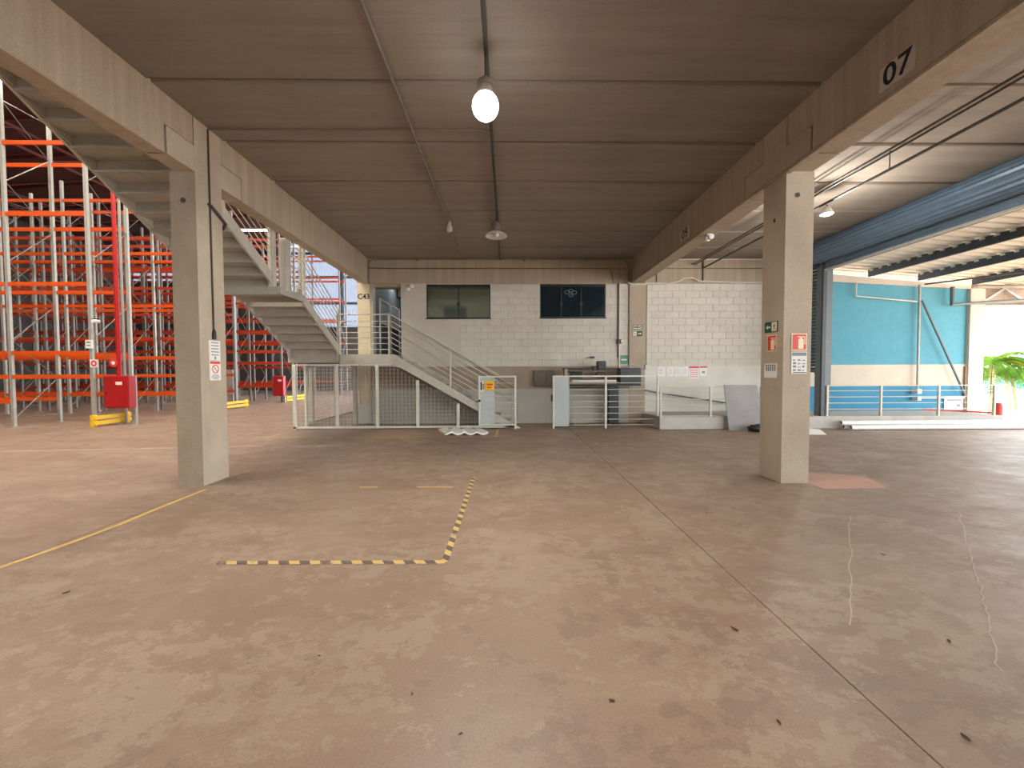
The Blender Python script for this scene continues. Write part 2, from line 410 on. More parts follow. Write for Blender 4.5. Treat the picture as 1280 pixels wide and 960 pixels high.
# ---- back wall with windows
W1, W2 = (-2.35, -.49, 3.07, 4.05), (.96, 2.88, 3.08, 4.06)
def rects_minus(x0, x1, z0, z1, holes):
    """clip a block against the window holes: returns the visible rectangles"""
    for (a, b_, c, d) in holes:
        if x1 <= a or x0 >= b_ or z1 <= c or z0 >= d: continue
        out = []
        if x0 < a: out += rects_minus(x0, a, z0, z1, holes)
        if x1 > b_: out += rects_minus(b_, x1, z0, z1, holes)
        if z0 < c: out += rects_minus(max(x0, a), min(x1, b_), z0, c, holes)
        if z1 > d: out += rects_minus(max(x0, a), min(x1, b_), d, z1, holes)
        return out
    return [(x0, x1, z0, z1)]
wb = struct_root('wall_back')
core = MB()
for (x0, x1, z0, z1) in ((-3.09, W1[0], 1.66, 4.09), (W1[1], W2[0], 1.66, 4.09), (W2[1], 3.56, 1.66, 4.09), (W1[0], W1[1], 1.66, W1[2]), (W1[0], W1[1], W1[3], 4.09), (W2[0], W2[1], 1.66, W2[2]), (W2[0], W2[1], W2[3], 4.09)):
    core.box(x0, x1, 11.306, 11.5, z0, z1)
obj('core', core, M_mortar, wb)
obj('plaster_panel', MB().box(-3.09, W1[0] - .0, 11.295, 11.31, 1.66, 4.09), M_plaster, wb)
obj('plaster_panel', MB().box(W1[0], -1.38, 11.295, 11.31, 1.66, W1[2] - .02), M_plaster, wb)
obj('brown_band', MB().box(-3.97, 3.56, 11.25, 11.5, 1.0, 1.66), M_brownband, wb)
obj('grey_band', MB().box(-3.97, 3.56, 11.24, 11.5, 0, 1.0), M_greyband, wb)
obj('door_jamb', MB().box(-3.97, -3.9, 11.3, 11.5, 1.66, 4.09), M_greyd, wb)
def block_wall(parent, X0, X1, Z0, Z1, holes, mat):
    r = 0; z = Z0
    cache = {}
    while z < Z1 - .02:
        zt = min(z + .2, Z1); x = X0 - (.2 if r % 2 else 0)
        while x < X1 - .02:
            a, b_ = max(x, X0), min(x + .4, X1)
            for (p, q, u, v) in rects_minus(a, b_, z, zt, holes):
                w, h = q - p, v - u
                if w < .03 or h < .03: continue
                key = (round(w, 2), round(h, 2))
                if key not in cache:
                    o = obj('block', MB().box(-w / 2 + .004, w / 2 - .004, -.004, .01, -h / 2 + .004, h / 2 - .004), mat, parent, bevel=.0025)
                    cache[key] = o
                else:
                    o = copy_part(cache[key], parent, (0, 0, 0))
                o.location = ((p + q) / 2, 11.300 + random.uniform(-.0015, .0015), (u + v) / 2)
            x += .4
        z += .2; r += 1
block_wall(wb, -1.38, 3.56, 1.66, 4.08, [W1, W2, (-1.5, W1[1], W1[2] - .02, 4.2)], M_block)
wr = struct_root('wall_back_bay')
obj('core', MB().box(4.04, 8.3, 11.306, 11.5, 1.66, 4.09), M_mortar, wr)
block_wall(wr, 4.04, 8.3, 1.66, 4.08, [], M_block)
obj('lower_band', MB().box(4.04, 8.3, 11.27, 11.5, 0, 1.665), M_palewall, wr)
# hall side of the office block and rear enclosure
struct('wall_office_side', MB().box(-4.1, -3.97, 11.75, 20, 0, 5.6), M_hallwall)
struct('wall_rear', MB().box(-32, 8.5, -12.3, -12, 0, 11), M_palewall)
struct('wall_hall_left', MB().box(-32.3, -32, -12, 33.5, 0, 11.6), M_hallwall)
struct('wall_upper_floor', MB().box(-4.30, -4.05, -12, 20, 5.2, 12), M_palewall)

# ---- windows
def window(n, W, xs, gm):
    x0, x1, z0, z1 = W; w = struct_root('window_%d' % n, ((x0 + x1) / 2, 11.33, z0)); t = .03
    f = MB().box(x0, x1, 11.31, 11.37, z0, z0 + t).box(x0, x1, 11.31, 11.37, z1 - .07, z1).box(x0, x0 + t, 11.31, 11.37, z0 + t, z1 - .07).box(x1 - t, x1, 11.31, 11.37, z0 + t, z1 - .07)
    obj('window_frame', f, M_alu, w)
    obj('sill', MB().box(x0 - .03, x1 + .03, 11.285, 11.33, z0 - .025, z0), M_alu, w)
    ed = [x0 + t] + xs + [x1 - t]
    for i in range(len(ed) - 1):
        y = 11.33 + .012 * (i % 2)
        obj('pane', MB().box(ed[i], ed[i + 1], y, y + .006, z0 + t, z1 - .07), gm, w)
    for x in xs:
        obj('meeting_stile', MB().box(x - .014, x + .014, 11.318, 11.35, z0 + t, z1 - .07), M_alu, w)
        obj('latch', MB().box(x - .045, x + .045, 11.305, 11.32, z0 + .36, z0 + .46), M_black, w)
window(1, W1, [-1.42], M_glass)
window(2, W2, [1.58, 2.17], M_glassd)

# ---- rooms behind the windows and the landing door
def room(name, x0, x1, y0, y1, z0, z1, m, side=None):
    s = .06; r = struct_root(name, (x0, y0, z0))
    obj('inner_wall', MB().box(x0, x1, y1, y1 + s, z0, z1), m, r); obj('inner_wall', MB().box(x0 - s, x0, y0, y1, z0, z1), m, r); obj('inner_wall', MB().box(x1, x1 + s, y0, y1, z0, z1), m, r)
    obj('inner_floor', MB().box(x0, x1, y0, y1, z0 - s, z0), M_officed, r); obj('inner_ceiling', MB().box(x0, x1, y0, y1, z1, z1 + s), m, r)
room('office_room', -2.9, .2, 11.52, 14.6, 1.97, 4.5, M_office)
room('office_room', .4, 3.5, 11.52, 14.6, 1.97, 4.5, M_officed)
room('corridor_room', -3.9, -3.0, 11.52, 16.5, 1.97, 4.5, M_officed)
def office_lamp(x, y, z, e, label):
    t = thing('ceiling_lamp', (x, y, z), label, 'lamp')
    obj('lamp_body', MB().box(x - .6, x + .6, y - .08, y + .08, z - .05, z), M_lampw, t)
    obj('tube', MB().box(x - .57, x + .57, y - .03, y + .03, z - .07, z - .051), M_tube, t)
    l = bpy.data.lights.new('tube_light', 'AREA'); l.shape = 'RECTANGLE'; l.size = 1.1; l.size_y = .1; l.energy = e; l.color = (1, .97, .9)
    o = bpy.data.objects.new('tube_light', l); COL.objects.link(o); o.parent = t; o.location = (0, 0, -.08)
office_lamp(-1.7, 12.7, 4.49, LAMP_OFFICE, 'tube ceiling lamp inside the paler office window')
office_lamp(-3.4, 13.2, 4.49, 1.2, 'added dim tube lamp brightening the dark landing corridor')  # lamp added to brighten the white screen frame
def cabinet(x0, x1, y0, y1, z0, z1, m, label):
    t = thing('office_cabinet', ((x0 + x1) / 2, y0, z0), label, 'cabinet')
    obj('body', MB().box(x0, x1, y0 + .02, y1, z0, z1), m, t)
    xm = (x0 + x1) / 2
    for (a, b_) in ((x0, xm), (xm, x1)): obj('door', MB().box(a + .01, b_ - .01, y0, y0 + .02, z0 + .03, z1 - .02), m, t)
cabinet(-2.07, -1.36, 12.6, 13.0, 1.97, 3.66, M_sheet, 'blue grey cabinet seen through the paler office window')
cabinet(2.2, 3.2, 12.4, 12.9, 1.97, 3.42, M_sheet, 'pale cabinet inside the dark office window')
ln = thing('pane_rings', (1.85, 11.355, 3.7), 'faint round line rings on the dark office window', 'decal')
for k, (dx, dz, r) in enumerate(((-.12, .05, .07), (0, .09, .06), (.1, .04, .07), (0, -.04, .06))):
    obj('ring', MB().tube([(1.87 + dx + r * math.cos(a * math.pi / 6), 11.326, 3.78 + dz + r * .7 * math.sin(a * math.pi / 6)) for a in range(13)], .004, 5), M_sheet, ln)  # thin pale rings on the pane

# door opening at the landing: white framed glazed screen and a hung box in the dark corridor
t = thing('glazed_screen', (-3.86, 12.2, 1.97), 'white framed glazed screen inside the dark landing doorway', 'screen')
for (ya, yb) in ((11.75, 12.75), (12.85, 13.9)):
    f = MB().box(-3.88, -3.84, ya, ya + .06, 1.97, 3.75).box(-3.88, -3.84, yb - .06, yb, 1.97, 3.75).box(-3.88, -3.84, ya + .06, yb - .06, 3.69, 3.75).box(-3.88, -3.84, ya + .06, yb - .06, 3.0, 3.08).box(-3.88, -3.84, ya + .06, yb - .06, 1.97, 2.05)
    obj('frame', f, M_paper, t)
    obj('pane', MB().box(-3.865, -3.86, ya + .06, yb - .06, 3.08, 3.69), M_sheet, t)
t = thing('wall_box', (-3.2, 11.7, 3.75), 'beige faced black box hung at the top of the landing doorway', 'box')
obj('box_body', MB().box(-3.33, -3.02, 11.7, 12.0, 3.74, 4.02), M_black, t); obj('face', MB().box(-3.29, -3.05, 11.69, 11.7, 3.78, 4.0), M_brownband, t)

# ---- raised walkway (plinth), big doorway wall line, outside wall
struct('raised_walkway', MB().box(3.93, 12.95, 9.87, 11.26, -.0, .32), M_kerb, bevel=.01)
struct('lintel', MB().box(8.30, 8.5, -12, 9.9, 4.36, 5.2), M_greyd)
struct('wall_side_head', MB().box(8.30, 8.5, 9.9, 11.5, 4.32, 5.2), M_beige)
struct('wall_side_rear', MB().box(8.30, 8.5, -12, -9.5, -.1, 4.36), M_palewall)
ow = struct_root('wall_outside')
obj('deep_blue_band', MB().box(8.5, 13.62, 11.29, 11.6, 0, 1.04), M_blued, ow)
obj('beige_band', MB().box(8.5, 13.62, 11.28, 11.6, 1.04, 1.68), M_beige, ow)
obj('blue_panel', MB().prism([(8.5, 1.68), (13.62, 1.68), (13.62, 3.89), (8.5, 4.17)], 'y', 11.29, 11.6), M_blue, ow)
obj('coping', MB().prism([(8.5, 4.17), (13.62, 3.89), (13.62, 3.97), (8.5, 4.42)], 'y', 11.24, 11.6), M_beige, ow)
struct('concrete_column', MB().box(13.6, 14.05, 11.2, 11.6, 0, 3.9), M_beige, bevel=.01)
struct('wall_yard', MB().box(13.0, 34, 16.0, 16.2, -.1, 1.5), M_blue)
struct('wall_yard_coping', MB().box(13.0, 34, 15.95, 16.25, 1.5, 1.56), M_beige)

# ================================================================== WAREHOUSE HALL
rf = struct_root('roof_hall')
RY = [-12 + 2.6 * i for i in range(19)]
def rz(x): return 12.4 - abs(x + 18) * .06
for i in range(len(RY) - 1):
    ya, yb = RY[i], min(RY[i + 1], 33.6)
    mb = MB(); xs2 = [-32.2, -18, -4.2]
    mb.prism([(x, rz(x)) for x in xs2] + [(x, rz(x) + .05) for x in reversed(xs2)], 'y', ya + .01, yb - .01)
    obj('roof_panel', mb, M_roofred, rf)
for i, y in enumerate(RY):
    if y > 33.4: continue
    p = MB(); p.prism([(-32.2, rz(-32.2) - .22), (-18, rz(-18) - .22), (-4.2, rz(-4.2) - .22), (-4.2, rz(-4.2) - .02), (-18, rz(-18) - .02), (-32.2, rz(-32.2) - .02)], 'y', y - .04, y + .04)
    obj('purlin', p, M_purlinred, rf)
for x in (-27, -20.5, -14, -7.5):
    p = MB().box(x - .06, x + .06, -12, 33.4, rz(x) - .55, rz(x) - .43).box(x - .05, x + .05, -12, 33.4, rz(x) - 1.25, rz(x) - 1.15)
    k = 0; y = -12
    while y < 33:
        p.bar((x, y, rz(x) - (1.2 if k % 2 else .5)), (x, y + 1.3, rz(x) - (.5 if k % 2 else 1.2)), .05, .05); y += 1.3; k += 1
    obj('truss', p, M_purlinred, rf)
# far translucent cladding
hw = struct_root('wall_hall_far')
obj('lower_wall', MB().box(-32, -4, 33.3, 33.5, 0, 5.3), M_hallwall, hw)
obj('dark_wall', MB().box(-32, -19, 33.3, 33.5, 5.3, 9.2), M_hallwall, hw); obj('dark_wall', MB().box(-32, -19, 33.3, 33.5, 10.5, 12.2), M_hallwall, hw)
for i in range(28):
    x0 = -32 + i; n = 4; pts = []
    za, zb = (9.2, 10.5) if x0 < -19 else (5.3, 12.2)
    for k in range(n):
        a = x0 + k / n
        pts += [(a, 33.3), (a + .15, 33.3), (a + .18, 33.34), (a + .22, 33.34)]
    pts.append((x0 + 1, 33.3))
    mb = MB(); vs = [(p[0], p[1], za) for p in pts] + [(p[0], p[1], zb) for p in pts]; m_ = len(pts)
    mb.add(vs, [(j, j + 1, j + 1 + m_, j + m_) for j in range(m_ - 1)])
    obj('cladding_sheet', mb, M_clad, hw)
for z in (5.3, 7.4, 9.6, 11.6): obj('girt', MB().box(-32, -4, 33.1, 33.28, z - .09, z + .09), M_shutterd, hw)
for x in (-26, -20, -14, -8): obj('wall_post', MB().box(x - .12, x + .12, 32.8, 33.1, 0, 12), M_shutterd, hw)

# hall tube lamps
def hall_lamp(x, y, z, label, e):
    t = thing('tube_lamp', (x, y, z), label, 'lamp', 'tube lamps under the hall roof')
    obj('lamp_body', MB().box(x - 1.2, x + 1.2, y - .12, y + .12, z, z + .08), M_lampw, t)
    for d in (-.06, .06): obj('tube', MB().tube([(x - 1.15, y + d, z - .03), (x + 1.15, y + d, z - .03)], .02, 6), M_tube, t)
    [obj('hanger', MB().box(x + q - .005, x + q + .005, y - .005, y + .005, z + .08, rz(x)), M_cable, t) for q in (-.9, .9)]
    l = bpy.data.lights.new('tube_light', 'AREA'); l.shape = 'RECTANGLE'; l.size = 2.2; l.size_y = .25; l.energy = e; l.color = (1, .90, .75)
    o = bpy.data.objects.new('tube_light', l); COL.objects.link(o); o.parent = t; o.location = (0, 0, -.08)
HL = [(-14.0, 11.6, 10.2, 'white tube lamp above the nearest rack row, left of the stair'), (-10, 17.5, 10.6, 'white tube lamp above the aisle end of the middle racks'), (-20, 13.4, 10.6, 'white tube lamp over the far end of the first rack aisle'), (-16, 18.2, 10.6, 'white tube lamp over the second rack aisle'),
      (-8.5, 3.0, 10.6, 'added white tube lamp over the open hall floor before the racks'), (-14, 5.5, 10.6, 'added white tube lamp high over the open floor in front of the first rack'), (-7.5, 9.5, 10.6, 'added white tube lamp above the hall side of the stairs'), (-9, 24, 10.6, 'white tube lamp over the far rack ends'), (-16, 25, 10.6, 'white tube lamp over the farthest rack aisle')]
for (x, y, z, lab) in HL: hall_lamp(x, y, z, lab, LAMP_HALL * (5 if y < 10 else 1))  # lamps before the racks are added and boosted to brighten the hall floor

# ---- pallet racks
def rack(label, y0, xs, levels, H, front=True, extra=None, dp=1.0):
    t = thing('pallet_rack', (xs[0], y0, 0), label, 'pallet rack', 'pallet racks in the hall')
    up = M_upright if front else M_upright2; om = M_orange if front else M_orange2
    y1 = y0 + dp
    pu = obj('upright', MB().box(-.045, .045, -.035, .035, 0, H), up, t, bevel=.006, local=True)
    pf = obj('foot_plate', MB().box(-.07, .07, -.07, .07, 0, .012), up, t, local=True)
    hb = MB()
    hb.tube([(0, .03, 0), (0, dp - .03, 0)], .014, 4)
    ph = obj('crossbar', hb, M_brace, t, local=True)
    pd = obj('brace', MB().tube([(0, .03, 0), (0, dp - .03, 1.1)], .014, 4), M_brace, t, local=True)
    pd2 = obj('brace', MB().tube([(0, dp - .03, 0), (0, .03, 1.1)], .014, 4), M_brace, t, local=True)
    base = Vector((xs[0], y0, 0)); first = True
    for x in xs:
        for y in (y0, y1):
            l = Vector((x, y, 0)) - base
            if first: pu.location = l; pf.location = l; first = False
            else: copy_part(pu, t, l); copy_part(pf, t, l)
    fb = fb2 = True; fh = True
    for x in xs:
        z = .25; k = 0
        while z < H - 1.2:
            l = Vector((x, y0, z)) - base
            if k % 2 == 0:
                if fb: pd.location = l; fb = False
                else: copy_part(pd, t, l)
            else:
                if fb2: pd2.location = l; fb2 = False
                else: copy_part(pd2, t, l)
            z += 1.1; k += 1
        for z in (.25, z):
            l = Vector((x, y0, z)) - base
            if fh: ph.location = l; fh = False
            else: copy_part(ph, t, l)
    w = abs(xs[0] - xs[1]) - .09
    pb = None
    for i in range(len(xs) - 1):
        for z in levels + (extra or {}).get(i, []):
            for y in (y0 - .02, y1 + .02):
                l = Vector(((xs[i] + xs[i + 1]) / 2, y, z)) - base
                if pb is None: pb = obj('beam', MB().box(-w / 2, w / 2, -.025, .025, -.055, .055), om, t, local=True); pb.location = l
                else: copy_part(pb, t, l)
    return t
def bays(x0, n, w=2.27): return [x0 - w * i for i in range(n + 1)]
LV = [1.41, 2.08, 4.0, 5.93, 7.87]
rack('nearest orange and grey pallet rack, full height beside the red hydrant cabinet', 11.0, bays(-11.70, 3, 2.24), LV, 9.9, extra={1: [.71], 2: [.71]}, dp=1.12)
rack('second orange and grey pallet rack row, across the first aisle', 14.6, bays(-11.75, 5, 2.33), [.71, 1.41, 2.08, 4.0, 5.93, 7.87], 8.6)
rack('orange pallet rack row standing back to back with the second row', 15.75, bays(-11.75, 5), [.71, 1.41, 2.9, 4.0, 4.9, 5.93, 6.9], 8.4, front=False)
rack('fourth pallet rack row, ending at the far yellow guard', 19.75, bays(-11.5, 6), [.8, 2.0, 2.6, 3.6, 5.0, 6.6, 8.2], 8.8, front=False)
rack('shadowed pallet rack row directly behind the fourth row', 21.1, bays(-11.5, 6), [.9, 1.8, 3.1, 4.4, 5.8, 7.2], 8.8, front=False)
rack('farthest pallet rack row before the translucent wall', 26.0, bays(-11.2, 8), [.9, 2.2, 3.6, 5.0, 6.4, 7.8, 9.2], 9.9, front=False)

def guard(y0, y1, x, label):
    t = thing('rack_end_guard', (x, y0, 0), label, 'guard rail', 'yellow guards at the rack ends')
    for z in (.11, .26): obj('rail', MB().box(x - .02, x + .03, y0, y1, z - .055, z + .055), M_yellow, t, bevel=.01)
    for y in (y0 + .06, y1 - .06): obj('post', MB().box(x - .12, x - .02, y - .06, y + .06, 0, .34), M_yellow, t, bevel=.01)
guard(10.8, 11.85, -11.5, 'yellow guard rail on the floor under the large red hydrant cabinet')
guard(15.6, 17.05, -11.42, 'yellow guard rail beside the grey cabinet behind the stair column')
guard(19.6, 21.4, -11.2, 'farthest yellow guard rail, near the wire enclosure corner post')
def hydrant(x, y, w, h, z0, label):
    t = thing('hydrant_cabinet', (x, y, z0), label, 'hydrant cabinet')
    obj('cabinet_box', MB().box(x - w / 2, x + w / 2, y, y + .22, z0, z0 + h), M_red, t, bevel=.012)
    obj('door', MB().box(x - w / 2 + .03, x + w / 2 - .03, y - .012, y, z0 + .03, z0 + h - .03), M_red, t, bevel=.004)
    obj('plate', MB().box(x + .0, x + .18, y - .016, y - .0122, z0 + h * .72, z0 + h * .82), M_paper, t)
    obj('latch', MB().box(x - w / 2 + .07, x - w / 2 + .10, y - .022, y - .0122, z0 + h * .42, z0 + h * .5), M_black, t)
    obj('stand', MB().box(x + w / 2 - .14, x + w / 2 - .06, y + .23, y + .31, 0, z0 + h), M_upright, t)
hydrant(-11.22, 11.16, .72, .93, .5, 'large red hydrant cabinet at the end of the nearest rack')
hydrant(-11.4, 19.25, .5, 1.0, .35, 'small far red hydrant cabinet beside the farthest yellow guard')
tag(obj('fire_pipe', MB().tube([(-11.28, 11.32, 1.43), (-11.28, 11.32, 7.6), (-11.28, 12.6, 7.6)], .055, 10), M_red), 'red fire water pipe rising from the large hydrant cabinet', 'pipe')
tag(obj('down_pipe', MB().tube([(-11.42, 11.62, 0), (-11.42, 11.62, 7.2)], .035, 8), M_upright), 'thin grey pipe standing beside the red fire pipe', 'pipe')
for k, (x, y, z, lab) in enumerate(((-11.58, 10.93, 1.78, 'square'), (-11.36, 11.24, 1.80, 'round'))):
    t = thing('fire_sign', (x, y, z), lab + ' red and white fire sign above the hydrant cabinet', 'sign')
    if k == 0:
        obj('bracket', MB().box(x - .12, x + .02, y + .005, y + .03, z - .02, z + .02), M_brace, t)
        obj('sign_plate', MB().box(x - .11, x + .11, y - .005, y + .005, z - .11, z + .11), M_paper, t)
        obj('ring', MB().lathe([(.085, 0), (.085, -.003), (.04, -.003), (.04, 0)], (x, y - .0052, z), 16, 'y'), M_signred, t)
    else:
        obj('bracket', MB().box(x - .02, x + .06, y + .006, y + .03, z - .02, z + .02), M_brace, t)
        obj('sign_plate', MB().lathe([(0, 0), (.12, 0), (.12, .004), (0, .004)], (x, y, z), 18, 'y'), M_signred, t)
        obj('ring', MB().lathe([(0, 0), (.05, 0), (.05, -.003), (0, -.003)], (x, y - .001, z), 14, 'y'), M_paper, t)
t = thing('rack_sign', (-11.95, 10.95, 2.95), 'small white load sign on the corner upright of the nearest rack', 'sign')
obj('sign_plate', MB().box(-11.80, -11.62, 10.93, 10.965, 2.20, 2.44), M_paper, t)
obj('print', MB().box(-11.77, -11.66, 10.926, 10.93, 2.35, 2.39).box(-11.77, -11.66, 10.926, 10.93, 2.27, 2.30), M_ink, t)
t = thing('rack_camera', (-11.83, 11.0, 3.3), 'small black and white camera on the nearest rack upright', 'camera')
obj('bracket', MB().box(-11.68, -11.50, 10.98, 11.02, 3.0, 3.04), M_black, t); obj('camera_body', MB().lathe([(0, .16), (.05, .16), (.05, 0), (0, 0)], (-11.52, 10.88, 2.96), 10, 'y'), M_paper, t)
t = thing('electric_cabinet', (-11.35, 16.6, .6), 'grey electric cabinet on a pole behind the stair column', 'cabinet')
obj('cabinet_box', MB().box(-12.75, -12.2, 17.2, 17.5, .5, 1.65), M_upright, t, bevel=.01); obj('door', MB().box(-12.71, -12.24, 17.185, 17.2, .54, 1.61), M_upright, t)
obj('pole', MB().tube([(-12.1, 17.3, 0), (-12.1, 17.3, 5.2)], .05, 8), M_upright, t)
obj('leg', MB().box(-12.7, -12.65, 17.3, 17.35, 0, .5), M_upright, t); obj('leg', MB().box(-12.3, -12.25, 17.3, 17.35, 0, .5), M_upright, t)

# ================================================================== STAIRS
Z0, ZM = 1.974, 3.13
XL, XR = -5.68, -4.42
st = thing('steel_stair', (-4, 10.7, 0), 'grey steel stair climbing from the gate to a landing and up beside the column', 'stair')
# lower flight, runs along X between y 10.15 and 11.22
RIS = Z0 / 12; TR = .28
def slope_plate(x0, z0, x1, z1, dn, up_, ya, yb):
    return MB().prism([(x0, z0 - dn), (x0, z0 + up_), (x1, z1 + up_), (x1, z1 - dn)], 'y', ya, yb)
SL = .587
for (ya, yb) in ((10.12, 10.16), (11.16, 11.20)):
    obj('stringer', MB().prism([(-3.15, 1.974), (-2.98, 1.974), (.36, .012), (.02, .012), (-2.80, 1.62), (-3.15, 1.715)], 'y', ya, yb), M_grey, st)
for i in range(11):
    x = -3.0 + TR * (i + .0); z = Z0 - RIS * (i + 1)
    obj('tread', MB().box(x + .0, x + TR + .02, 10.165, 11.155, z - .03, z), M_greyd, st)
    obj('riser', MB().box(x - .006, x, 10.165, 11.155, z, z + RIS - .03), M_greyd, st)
# landing
obj('landing_deck', MB().box(XL, -3.0, 10.17, 11.24, Z0 - .03, Z0 - .004), M_greyd, st)
obj('fascia', MB().box(XR + .05, -3.0, 10.10, 10.16, 1.723, Z0), M_grey, st)
obj('fascia', MB().box(XL, XR + .05, 10.13, 10.165, 1.76, Z0 - .03), M_greyd, st)
obj('fascia', MB().box(XL - .05, XL, 10.13, 11.24, 1.76, Z0), M_grey, st)
obj('landing_joist', MB().box(XL, -3.0, 11.17, 11.24, 1.73, Z0 - .03), M_greyd, st)
for y in (10.5, 10.85): obj('landing_joist', MB().box(XL, -3.0, y - .03, y + .03, 1.80, Z0 - .03), M_greyd, st)
# upper flights along -Y
def zc(y): return 2.10 + SL * (10.15 - y)
for x in (XL, XR):
    xa, xb = (x - .02, x + .02)
    obj('stringer', MB().prism([(10.17, 1.74), (10.17, 2.20), (8.20, zc(8.20) + .10), (8.20, zc(8.20) - .115), (10.02, zc(10.02) - .115)], 'x', xa, xb), M_grey, st)
    y2 = 3.3
    zu = lambda y: 3.13 + .585 * (7.40 - y) + .10
    obj('stringer', MB().prism([(7.42, zu(7.42) - .13), (7.42, zu(7.42) + .11), (y2, zu(y2) + .11), (y2, zu(y2) - .11), (7.30, zu(7.30) - .11)], 'x', xa, xb), M_grey, st)
for i in range(7):
    y = 10.13 - TR * i; z = Z0 + .165 * (i + 1)
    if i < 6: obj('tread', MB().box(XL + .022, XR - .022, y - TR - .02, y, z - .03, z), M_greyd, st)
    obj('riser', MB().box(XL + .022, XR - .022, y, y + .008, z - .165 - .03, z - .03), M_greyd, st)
obj('landing_deck', MB().box(XL, -4.30, 7.36, 8.24, ZM - .03, ZM), M_greyd, st)
obj('fascia', MB().box(XL, -4.30, 7.33, 7.36, ZM - .16, ZM + .0), M_greyd, st)
obj('fascia', MB().box(XL, -4.30, 8.24, 8.27, ZM - .14, ZM + .0), M_greyd, st)
obj('fascia', MB().box(-4.30, -4.28, 7.36, 8.24, ZM - .14, ZM), M_greyd, st)
for i in range(14):
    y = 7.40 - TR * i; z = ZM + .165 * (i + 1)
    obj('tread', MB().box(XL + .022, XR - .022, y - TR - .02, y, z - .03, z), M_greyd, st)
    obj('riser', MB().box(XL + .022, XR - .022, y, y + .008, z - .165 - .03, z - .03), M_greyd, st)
    for xx in (XL + .03,): obj('tread_bracket', MB().prism([(y - TR, z - .14), (y, z - .14), (y - TR, z - .03), (y, z - .03)][::1] if False else [(y, z - .16), (y, z - .03), (y - TR, z - .03)], 'x', xx, xx + .012), M_grey, st)
obj('hanger_post', MB().box(-4.38, -4.25, 7.52, 7.66, ZM - .06, 4.095), M_grey, st, bevel=.008)
def railing(p, q, hs, posts, parent, r=.016, rp=.022, m=None, top=None, post_drop=0):
    """sloping railing between base points p and q; heights hs of the rails, posts at fractions"""
    p, q = Vector(p), Vector(q); m = m or M_rail
    for k, h in enumerate(hs):
        d = Vector((0, 0, h)); obj('handrail' if k == 0 else 'rail', MB().tube([p + d, q + d], r * (1.25 if k == 0 else .75), 6), m, parent)
    for f in posts:
        b_ = p.lerp(q, f); obj('post', MB().box(b_.x - rp, b_.x + rp, b_.y - rp, b_.y + rp, b_.z - post_drop, b_.z + hs[0]), m, parent)
HS = [1.04, .86, .72, .57, .43, .28, .13]
railing((-4.40, 10.13, Z0), (-3.09, 10.13, Z0), HS, [0, 1], st)
railing((-3.09, 10.13, 2.02), (-.24, 10.13, 2.02 - SL * 2.85 + .05), [1.02, .85, .71, .57, .43, .29, .15], [.56, ], st)
railing((-3.0, 11.19, 2.0), (.2, 11.19, 2.0 - SL * 3.2), [.95, .80, .5], [], st, m=M_greyd)
for x in (XL, XR):
    railing((x, 10.13, 2.16), (x, 8.30, 2.16 + SL * 1.83), [1.0, .86, .72, .58, .44, .30, .16], [0, .98], st, r=.013)
    railing((x, 7.30, 3.32), (x, 3.4, 3.32 + .585 * 3.9), [.95, .80, .66, .52, .38, .24, .1], [.0, .3, .6], st, r=.013)
railing((-4.30, 8.24, ZM), (-4.30, 7.66, ZM), [1.05, .9, .7, .5, .3, .12], [0], st, r=.013)
obj('post', MB().box(-4.47, -4.36, 7.30, 7.40, ZM - .02, 4.22), M_grey, st, bevel=.006)
railing((XL, 11.2, Z0), (XL, 10.2, Z0), HS, [0], st)
obj('support_post', MB().box(-5.70, -5.60, 11.10, 11.2, 0, 1.74), M_grey, st); obj('support_post', MB().box(-4.45, -4.35, 11.10, 11.2, 0, 1.74), M_grey, st)

# ---- wire mesh enclosure under the stair
YF = 10.15
en = thing('wire_mesh_enclosure', (-3.4, YF, 0), 'pale wire mesh enclosure under the stair with slim white posts', 'fence')
PX = [-5.585, -4.48, -3.43, -2.37, -1.31]
def topz(x): return 1.70 if x < -2.93 else max(.09, 1.70 - .588 * (x + 2.93) - .06)
obj('bottom_rail', MB().box(-5.63, .22, YF - .03, YF + .03, .03, .085), M_fence, en, bevel=.004)
obj('top_rail', MB().box(-5.63, -2.93, YF - .025, YF + .025, 1.675, 1.72), M_fence, en, bevel=.004)
for i, x in enumerate(PX):
    w = .035 if i else .045
    obj('post', MB().box(x - w, x + w, YF - .03, YF + .03, 0 if i == 0 else .085, topz(x) - .02), M_fence, en, bevel=.004)
edges = PX + [-.35]
for i in range(len(edges) - 1):
    mb = MB(); x = edges[i] + .05
    while x < edges[i + 1] - .03:
        if topz(x) > .2: mb.box(x - .003, x + .003, YF - .003, YF + .003, .085, topz(x) - .02)
        x += .1
    z = .18
    while z < 1.68:
        xe = edges[i + 1] - .03
        if z > topz(xe): xe = -2.93 + (1.64 - z) / .588
        if xe > edges[i] + .05: mb.box(edges[i] + .03, xe, YF - .0035, YF + .0035, z - .003, z + .003)
        z += .1
    obj('wire_panel', mb, M_wire, en, kind='stuff')
